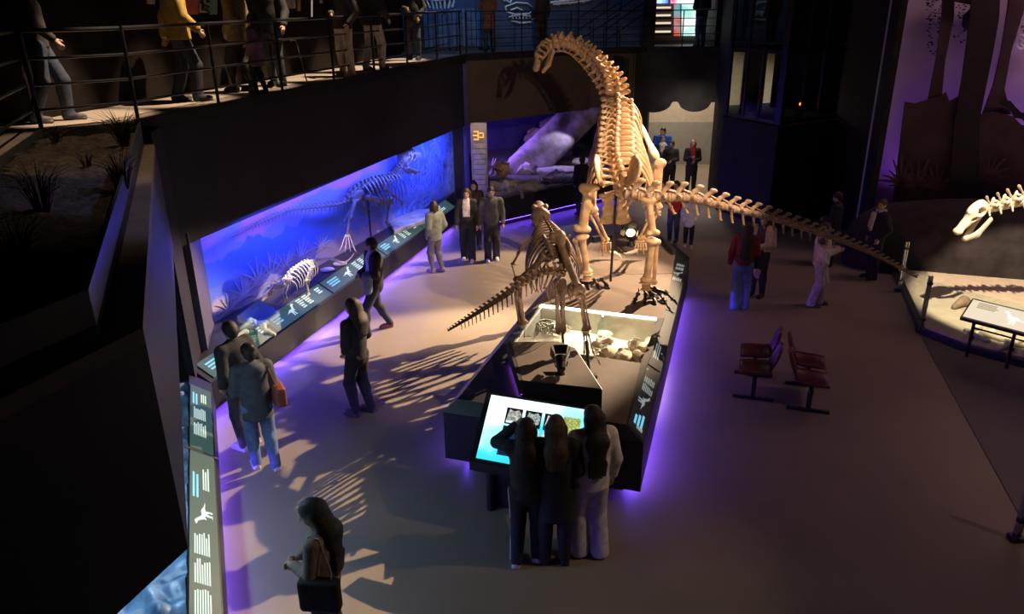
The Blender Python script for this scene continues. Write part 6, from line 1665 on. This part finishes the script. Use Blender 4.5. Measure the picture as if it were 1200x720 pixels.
    # hair
    if hair is not None:
        st, hc = hair
        face_cut = [EH((0, .115, 1.565), (.068, .075, .100), .01, 1)]
        cap = [EH((0, -.016, 1.637), (.086, .104, .100)), EH((0, -.05, 1.59), (.080, .070, .085), .03)]
        if st == 'short': q = cap + face_cut
        elif st == 'crop': q = [EH((0, -.012, 1.636), (.081, .100, .096))] + face_cut
        elif st == 'bob': q = cap + [C_(Hd(-.075, -.03, 1.60), Hd(-.075, -.02, 1.50), .034 * s, .03 * s, .04 * s), C_(Hd(.075, -.03, 1.60), Hd(.075, -.02, 1.50), .034 * s, .03 * s, .04 * s), C_(Hd(0, -.07, 1.6), Hd(0, -.075, 1.50), .06 * s, .055 * s, .04 * s)] + face_cut
        elif st in ('long', 'verylong'):
            zb_ = 1.26 if st == 'long' else 1.08
            q = cap + [C_(Hd(-.072, -.03, 1.60), Hd(-.078, -.045, 1.44), .036 * s, .036 * s, .04 * s), C_(Hd(.072, -.03, 1.60), Hd(.078, -.045, 1.44), .036 * s, .036 * s, .04 * s),
                       C_(Hd(0, -.07, 1.60), P(0, -.125 - p_ * .7, 1.40), .072 * s, .078 * s, .05 * s, (1.25, .75, 1)), C_(P(0, -.125 - p_ * .7, 1.40), P(0, -.14 - p_ * .7, zb_), .080 * s, .052 * s, .05 * s, (1.3, .6, 1)),
                       C_(Hd(-.078, -.03, 1.46), P(-.10, .065 + p_ * .5, 1.28), .032 * s, .020 * s, .03 * s), C_(Hd(.078, -.03, 1.46), P(.10, .065 + p_ * .5, 1.28), .032 * s, .020 * s, .03 * s)] + face_cut
            for k in range(5): q.append(C_(P((k - 2) * .035, -.14 - p_ * .7, zb_ + .10), P((k - 2) * .04, -.135 - p_ * .7, zb_ - .04 - .02 * (k % 2)), .03 * s, .012 * s, .02 * s))
        elif st == 'bun': q = cap + [EH((0, -.11, 1.68), (.05, .05, .05), .02)] + face_cut
        elif st == 'beanie': q = [EH((0, -.010, 1.655), (.090, .108, .088)), C_(Hd(0, -.01, 1.625), Hd(0, -.008, 1.640), .088 * s, .088 * s, .01, (1, 1.18, 1))] + face_cut
        solid('hair' if st != 'beanie' else 'beanie', q, .0095 if res < .013 else .013, hairm(hc) if st != 'beanie' else cloth(hc), t)
    if extra: extra(t, P, Hd, J, s)
    return t
# ---- accessories
def scarf(col):
    def f_(t, P, Hd, J, s):
        solid('scarf', [C_(P(-.05, .03, 1.475), P(.05, .03, 1.475), .05 * s, .05 * s, .03), C_(P(-.04, -.06, 1.48), P(.04, -.06, 1.48), .045 * s, .045 * s, .04), C_(P(-.03, .15, 1.44), P(-.035, .205, 1.10), .035 * s, .032 * s, .02), C_(P(.035, .15, 1.44), P(.04, .20, 1.16), .032 * s, .03 * s, .02)], .013, cloth(col), t)
    return f_
def shoulder_bag(col, sg, name='shoulder_bag', z=.98, sz=(.055, .15, .12), strapc=None):
    def f_(t, P, Hd, J, s):
        b = solid(name, [B_(P(sg * .26, -.06, z), np.array(sz) * s, None, .035, .0)], .014, cloth(col, .5), t)
        q = MB().tube([P(sg * .26, .06, z + .10), P(sg * .20, .06, 1.25), P(sg * .155, .02, 1.478), P(sg * .165, -.06, 1.47), P(sg * .22, -.15, 1.22), P(sg * .26, -.17, z + .10)], .011, 6).build('strap', cloth(strapc or col, .5), b, raw=True)
    return f_
def armband(col):
    def f_(t, P, Hd, J, s):
        for sg in (-1, 1):
            a, b = J[sg]['sh'], J[sg]['el']; c = a * .42 + b * .58; d = unit(b - a) * .032 * s
            MB().tube([c - d, c + d], .066 * s, 14).build('sleeve_band', cloth(col), t, raw=True, smooth=True)
    return f_
def held_jacket(col, sg, z=.98, ln=.30):
    def f_(t, P, Hd, J, s):
        w_ = J[sg]['wr']; e = J[sg]['el']
        c = w_ * .55 + e * .45
        solid('held_jacket', [C_(c + np.array([0, .02, -.02]) * s, c + np.array([.02 * sg, .03, -ln]) * s, .095 * s, .075 * s, .05), C_(c + np.array([-.06 * sg, .03, -.06]) * s, c + np.array([-.07 * sg, .05, -ln * 1.25]) * s, .06 * s, .04 * s, .05), E_(c, np.array((.10, .09, .06)) * s, None, .04)], .015, cloth(col), t)
    return f_
def both(*fs):
    def f_(*a):
        for g_ in fs: g_(*a)
    return f_
BLK, DGR, JEAN, WHT = (.022, .021, .024), (.05, .05, .056), (.11, .17, .32), (.72, .70, .68)
DH, BH = (.020, .013, .010), (.055, .032, .020)
def at(x, y, z=0.0): p = G(x, y, z); return (p[0], p[1], z)
# three at the screen
person('woman in black tracksuit with white side stripes, arm raised to her head at the screen', at(618, 657), -8, 1.62, arms=('head', 'fold'), feet=(-.08, .04), hair=('long', DH), top=((.04, .038, .04), .84, .02, 'long'), trous=(BLK, 1.1), shoes=WHT, stripes=(.75, .75, .75), res=.0105, head=(-6, -10))
person('woman in long black coat with light brown hair, middle of the three at the screen', at(650, 658), -4, 1.66, arms=('clasp', 'clasp'), hair=('long', (.10, .062, .038)), top=(BLK, .56, .025, 'long'), trous=(BLK, 1.05), shoes=BLK, res=.0105, head=(0, -8))
person('woman in white hoodie and wide pale jeans with waist-long dark hair at the screen', at(690, 649), 14, 1.70, arms=('fold', 'down'), feet=(.05, -.02), hair=('verylong', (.030, .018, .014)), top=((.78, .74, .73), .84, .035, 'long', 'hood'), trous=((.60, .60, .62), 1.45), shoes=(.30, .29, .29), res=.0105, head=(14, -6), extra=held_jacket(BLK, -1, ln=.42))
# left aisle
pb = G(371, 606, 1.5)
person('woman in tan knit with long dark hair and black shoulder bag at the bottom edge', (pb[0], pb[1], 0), 84, 1.66, arms=('fold', 'fold'), hair=('verylong', (.030, .019, .014)), top=((.26, .19, .15), .88, .01, 'long'), trous=(BLK, 1.1), shoes=DGR, res=.0105, head=(10, -22), extra=shoulder_bag(BLK, -1, z=1.00, sz=(.06, .17, .15), strapc=(.40, .38, .36)))
person('woman all in black with brown hair standing alone in the aisle with clasped hands', at(425, 485), 60, 1.72, arms=('clasp', 'clasp'), feet=(.05, -.05), hair=('long', (.05, .03, .02)), top=((.035, .034, .037), .86, .012, 'long'), trous=(BLK, 1.05), shoes=(.05, .045, .05), res=.0105, head=(8, -6))
person('man in white shirt and open dark jacket striding past the blue diorama', at(443, 389), 118, 1.72, arms=('fold', 'fold'), feet=(.26, -.24), hair=('short', DH), top=((.60, .60, .70), .84, .005, 'long'), over=(BLK, .84), trous=((.03, .03, .045), 1.0), shoes=(.22, .06, .06), head=(-26, -4), extra=held_jacket((.16, .20, .34), -1, ln=.26))
person('man in black jacket looking into the near end of the blue diorama', at(292, 523), 62, 1.74, w=1.06, arms=('pocket', 'pocket'), hair=('short', DH), top=(BLK, .80, .03, 'long'), trous=(DGR, 1.05), shoes=(.40, .40, .42), res=.0115, head=(-10, -14))
person('woman in padded dark jacket with hood and jeans carrying a red-brown shoulder bag', at(312, 548), 30, 1.66, arms=('fold', 'fold'), feet=(.08, -.1), hair=('bun', DH), top=((.055, .062, .075), .74, .035, 'long', 'hood'), trous=(JEAN, 1.1), shoes=(.68, .62, .66), res=.0105, head=(14, -12), extra=shoulder_bag((.24, .06, .035), 1, z=1.02, sz=(.07, .17, .13)))
person('woman in grey-green padded jacket and tight grey trousers facing the blue diorama', at(512, 319), 48, 1.58, arms=('pocket', 'pocket'), feet=(.05, -.06), hair=('bob', (.05, .028, .02)), top=((.20, .22, .20), .80, .035, 'long'), trous=((.15, .13, .15), .9), shoes=(.28, .22, .24), head=(-30, -8))
person('woman in white crop top, open black jacket and wide black trousers walking to camera', at(549, 305), 176, 1.66, arms=('down', 'down'), feet=(.10, -.08), hair=('long', (.045, .020, .016)), top=((.70, .62, .70), 1.08, -.01, 'none'), over=(BLK, .84), trous=((.016, .016, .018), 1.4), shoes=(.62, .60, .66), head=(4, 0))
person('dark-haired woman in dark top half hidden behind the crop-top woman', at(557, 291), 185, 1.64, arms=('down', 'down'), hair=('long', DH), top=((.05, .038, .035), .86, .01, 'long'), trous=(BLK, 1.1), shoes=DGR)
person('man in dark grey sweater with white sleeve bands and cargo trousers walking to camera', at(577, 305), 184, 1.70, w=1.08, arms=('down', 'down'), feet=(-.05, .06), hair=('short', DH), top=((.075, .075, .095), .86, .02, 'long'), trous=((.030, .030, .034), 1.3), shoes=(.70, .68, .70), skin=SKIN2, head=(8, -6), extra=armband((.70, .66, .70)))
person('person in black standing by the rock diorama behind the left hind leg', at(681, 252), 20, 1.66, arms=('pocket', 'phone'), hair=('short', (.05, .035, .03)), top=((.025, .023, .026), .80, .02, 'long'), trous=(BLK, 1.0), shoes=BLK, res=.015, head=(-30, 0))
# behind the skeleton, by the doorway
dp = G(769, 228, 0)
person('man in bright blue jacket holding a baby by the doorway', (5.05, 24.9, 0), 165, 1.80, w=1.1, arms=('hold', 'hold'), hair=('short', DH), top=((.03, .12, .62), .82, .03, 'long'), trous=(DGR, 1.0), shoes=BLK, res=.016, head=(-20, 0))
def baby(label, root_loc, face, col, H=.62):
    t = thing('person', label, 'person', root_loc, math.radians(face)); s = H
    body = [E_((0, 0, .38 * s), (.13 * s, .11 * s, .20 * s), None, .05), E_((0, .0, .74 * s), (.125 * s, .135 * s, .15 * s), None, .03), E_((0, .13 * s, .70 * s), (.02 * s, .02 * s, .02 * s), None, .02)]
    for sg in (-1, 1): body += [C_((sg * .12 * s, 0, .52 * s), (sg * .17 * s, .14 * s, .42 * s), .045 * s, .035 * s, .03), E_((sg * .18 * s, .17 * s, .41 * s), (.03 * s, .04 * s, .03 * s), None, .02), C_((sg * .07 * s, 0, .22 * s), (sg * .11 * s, .16 * s, .12 * s), .065 * s, .045 * s, .03), C_((sg * .11 * s, .16 * s, .12 * s), (sg * .11 * s, .15 * s, .0), .045 * s, .035 * s, .03)]
    solid('body', body, .014, SKIN, t)
    solid('romper', [E_((0, 0, .38 * s), (.16 * s, .14 * s, .22 * s), None, .05), C_((-.13 * s, 0, .52 * s), (-.17 * s, .12 * s, .43 * s), .06 * s, .05 * s, .03), C_((.13 * s, 0, .52 * s), (.17 * s, .12 * s, .43 * s), .06 * s, .05 * s, .03), C_((-.07 * s, 0, .22 * s), (-.11 * s, .16 * s, .12 * s), .085 * s, .06 * s, .03), C_((.07 * s, 0, .22 * s), (.11 * s, .16 * s, .12 * s), .085 * s, .06 * s, .03)], .014, cloth(col), t)
    solid('hair', [E_((0, -.02 * s, .79 * s), (.13 * s, .14 * s, .13 * s), None, .02), E_((0, .14 * s, .70 * s), (.10 * s, .10 * s, .13 * s), None, .01, 1)], .013, hairm((.10, .06, .035)), t)
    return t
bl_ = D(776, 172, 24.45)
baby('baby in white held by the man in the blue jacket', (bl_[0], bl_[1], bl_[2] - .22), 200, (.75, .72, .70))
person('person with glasses in dark grey top by the doorway behind the ribs', (5.0, 23.2, 0), 160, 1.62, arms=('fold', 'down'), hair=('short', (.04, .03, .025)), top=((.045, .042, .045), .80, .02, 'long'), trous=(BLK, 1.0), shoes=BLK, res=.015, head=(-15, 0))
person('blonde woman in black coat with red scarf in the doorway', (5.62, 23.0, 0), 172, 1.66, arms=('fold', 'hold'), hair=('bob', (.34, .21, .13)), top=(BLK, .60, .03, 'long'), trous=(BLK, 1.0), shoes=BLK, res=.014, extra=scarf((.42, .02, .03)))
person('person in red jacket and dark jeans behind the plinth under the tail', at(788, 283), 150, 1.50, arms=('down', 'fold'), hair=('long', DH), top=((.50, .03, .045), .84, .03, 'long'), trous=((.05, .06, .14), 1.0), shoes=DGR, res=.014)
person('child in puffy pale lilac coat and black trousers under the tail', at(806, 289), 165, 1.22, arms=('pocket', 'pocket'), hair=('long', DH), top=((.50, .50, .68), .70, .06, 'long'), trous=(BLK, 1.0), shoes=(.62, .48, .52), res=.013, child=True, feet=(.08, -.05))
# right floor
person('woman in dark red top and blue jeans with long dark hair standing under the tail', at(866, 362), -14, 1.68, arms=('down', 'fold'), feet=(-.04, .06), hair=('verylong', DH), top=((.17, .022, .035), .90, .02, 'long'), trous=((.14, .22, .46), 1.25), shoes=(.05, .045, .06), res=.0125)
person('woman in long pale open coat beside the woman in dark red', at(886, 347), 140, 1.66, arms=('fold', 'down'), hair=('bob', BH), top=((.06, .05, .06), .84, .0, 'long'), over=((.50, .44, .44), .48), trous=(BLK, 1.0), shoes=BLK, res=.0135)
person('person in cream sweatshirt and pale trousers holding a baby to the chest', at(955, 358), -118, 1.62, w=1.1, arms=('hold', 'hold'), feet=(.06, -.06), hair=('short', (.05, .03, .02)), top=((.60, .52, .54), .88, .035, 'long'), trous=((.46, .38, .40), 1.25), shoes=(.06, .055, .06), res=.0125)
bq = D(964, 294, 12.75)
baby('baby with white cap held by the person in the cream sweatshirt', (bq[0], bq[1], bq[2] - .30), -60, (.78, .70, .72), .60)
person('person in dark coat with pale collar in the shade by the farthest steel post', (7.5, 14.7, 0), 100, 1.68, arms=('pocket', 'pocket'), hair=('short', BH), top=((.022, .020, .026), .62, .03, 'long'), trous=(BLK, 1.0), shoes=BLK, res=.015, extra=scarf((.55, .52, .50)), head=(20, 0))
person('dark figure with bowed head beside the tall dark wall', (7.0, 15.6, 0), 60, 1.64, arms=('fold', 'fold'), hair=('short', DH), top=((.018, .018, .028), .70, .03, 'long'), trous=((.018, .018, .028), 1.0), shoes=BLK, res=.016, head=(0, -15))
# on the ramp
def rampp(x, y, zz): 
    p = G(x, y, zz); z = zb(p[1]); p = G(x, y, z); z = zb(p[1]); p = G(x, y, z); return (p[0], p[1], zb(p[1]))
person('brown-haired person in dark top and blue jeans at the left end of the ramp', rampp(64, 143, 4.0), -70, 1.66, arms=('swingb', 'swingf'), feet=(.18, -.16), hair=('short', (.17, .085, .045)), top=((.05, .042, .045), .88, .02, 'long'), trous=((.045, .06, .10), 1.15), shoes=(.10, .09, .085), res=.0125, head=(40, 0))
person('person in mustard yellow hoodie with dark hair walking along the ramp', rampp(222, 119, 4.05), -60, 1.72, w=1.12, arms=('swingb', 'swingf'), feet=(-.12, .14), hair=('short', DH), top=((.40, .26, .055), .84, .04, 'long', 'hood'), trous=((.03, .035, .06), 1.2), shoes=(.04, .04, .04), res=.0125, head=(10, -5))
person('woman in baggy olive jacket and black leggings on the ramp', rampp(287, 108, 4.08), 80, 1.68, arms=('pocket', 'down'), feet=(.12, -.06), hair=('bob', BH), top=((.24, .19, .10), .78, .06, 'long'), trous=(BLK, .85), shoes=BLK, res=.0125)
person('child in purple coat walking between two adults on the ramp', rampp(306, 110, 4.08), 78, 1.12, arms=('down', 'fold'), feet=(.08, -.05), hair=('long', DH), top=((.16, .08, .17), .62, .05, 'long'), trous=((.025, .03, .05), 1.0), shoes=BLK, child=True, res=.0125)
mp_ = rampp(326, 101, 4.1)
person('man in dark jacket and jeans leaning on a walking stick on the ramp', mp_, 170, 1.74, w=1.05, arms=('cane', 'down'), feet=(.04, -.05), hair=('short', (.10, .09, .085)), top=(BLK, .82, .03, 'long'), trous=((.055, .065, .09), 1.1), shoes=BLK, res=.0125)
sa = rampp(361, 101, 4.1); hand_ = D(347, 48, sa[1] + .08)
tag(MB().tube([np.array(sa), hand_, hand_ + [-.04, 0, .02], hand_ + [-.09, 0, .0]], .011, 7).build('walking_stick', mat('stick_wood', (.12, .08, .06), .4)), 'thin brown walking stick held by the man in the dark jacket', 'stick')
person('person in dark jacket and cream trousers seen below the chin on the ramp', rampp(407, 90, 4.15), 150, 1.72, w=1.05, arms=('pocket', 'fold'), hair=('short', BH), top=((.045, .042, .04), .84, .04, 'long'), trous=((.52, .46, .38), 1.15), shoes=(.45, .38, .32), res=.0125)
person('person in black jacket and pale ripped jeans walking on the ramp', rampp(440, 83, 4.18), -30, 1.76, w=1.05, arms=('down', 'swingf'), feet=(-.14, .12), hair=('short', DH), top=(BLK, .84, .035, 'long'), trous=((.48, .46, .44), 1.1), shoes=(.05, .05, .05), res=.0135)
person('dark figure in grey jeans standing at the far end of the ramp', rampp(486, 71, 4.25), 170, 1.76, arms=('pocket', 'fold'), hair=('short', DH), top=((.025, .025, .03), .84, .03, 'long'), trous=((.05, .055, .065), 1.0), shoes=BLK, res=.015)
# on the far gallery
person('person in brown coat behind the far railing before the blue wall', (-.55, 22.1, 4.33), 10, 1.70, arms=('phone', 'phone'), hair=('short', DH), top=((.20, .10, .075), .62, .03, 'long'), trous=((.05, .06, .10), 1.0), shoes=BLK, res=.016)
person('dark silhouette of a person behind the far railing right of the skull drawing', (.95, 23.2, 4.33), 30, 1.72, arms=('down', 'down'), hair=('short', DH), top=((.02, .02, .026), .75, .03, 'long'), trous=(BLK, 1.0), shoes=BLK, res=.016)
person('person in black jacket and blue jeans before the coloured screens', (5.95, 24.5, 4.33), 20, 1.72, w=1.08, arms=('fold', 'fold'), hair=('short', DH), top=(BLK, .86, .035, 'long'), trous=((.12, .16, .26), 1.05), shoes=(.05, .05, .05), res=.015)
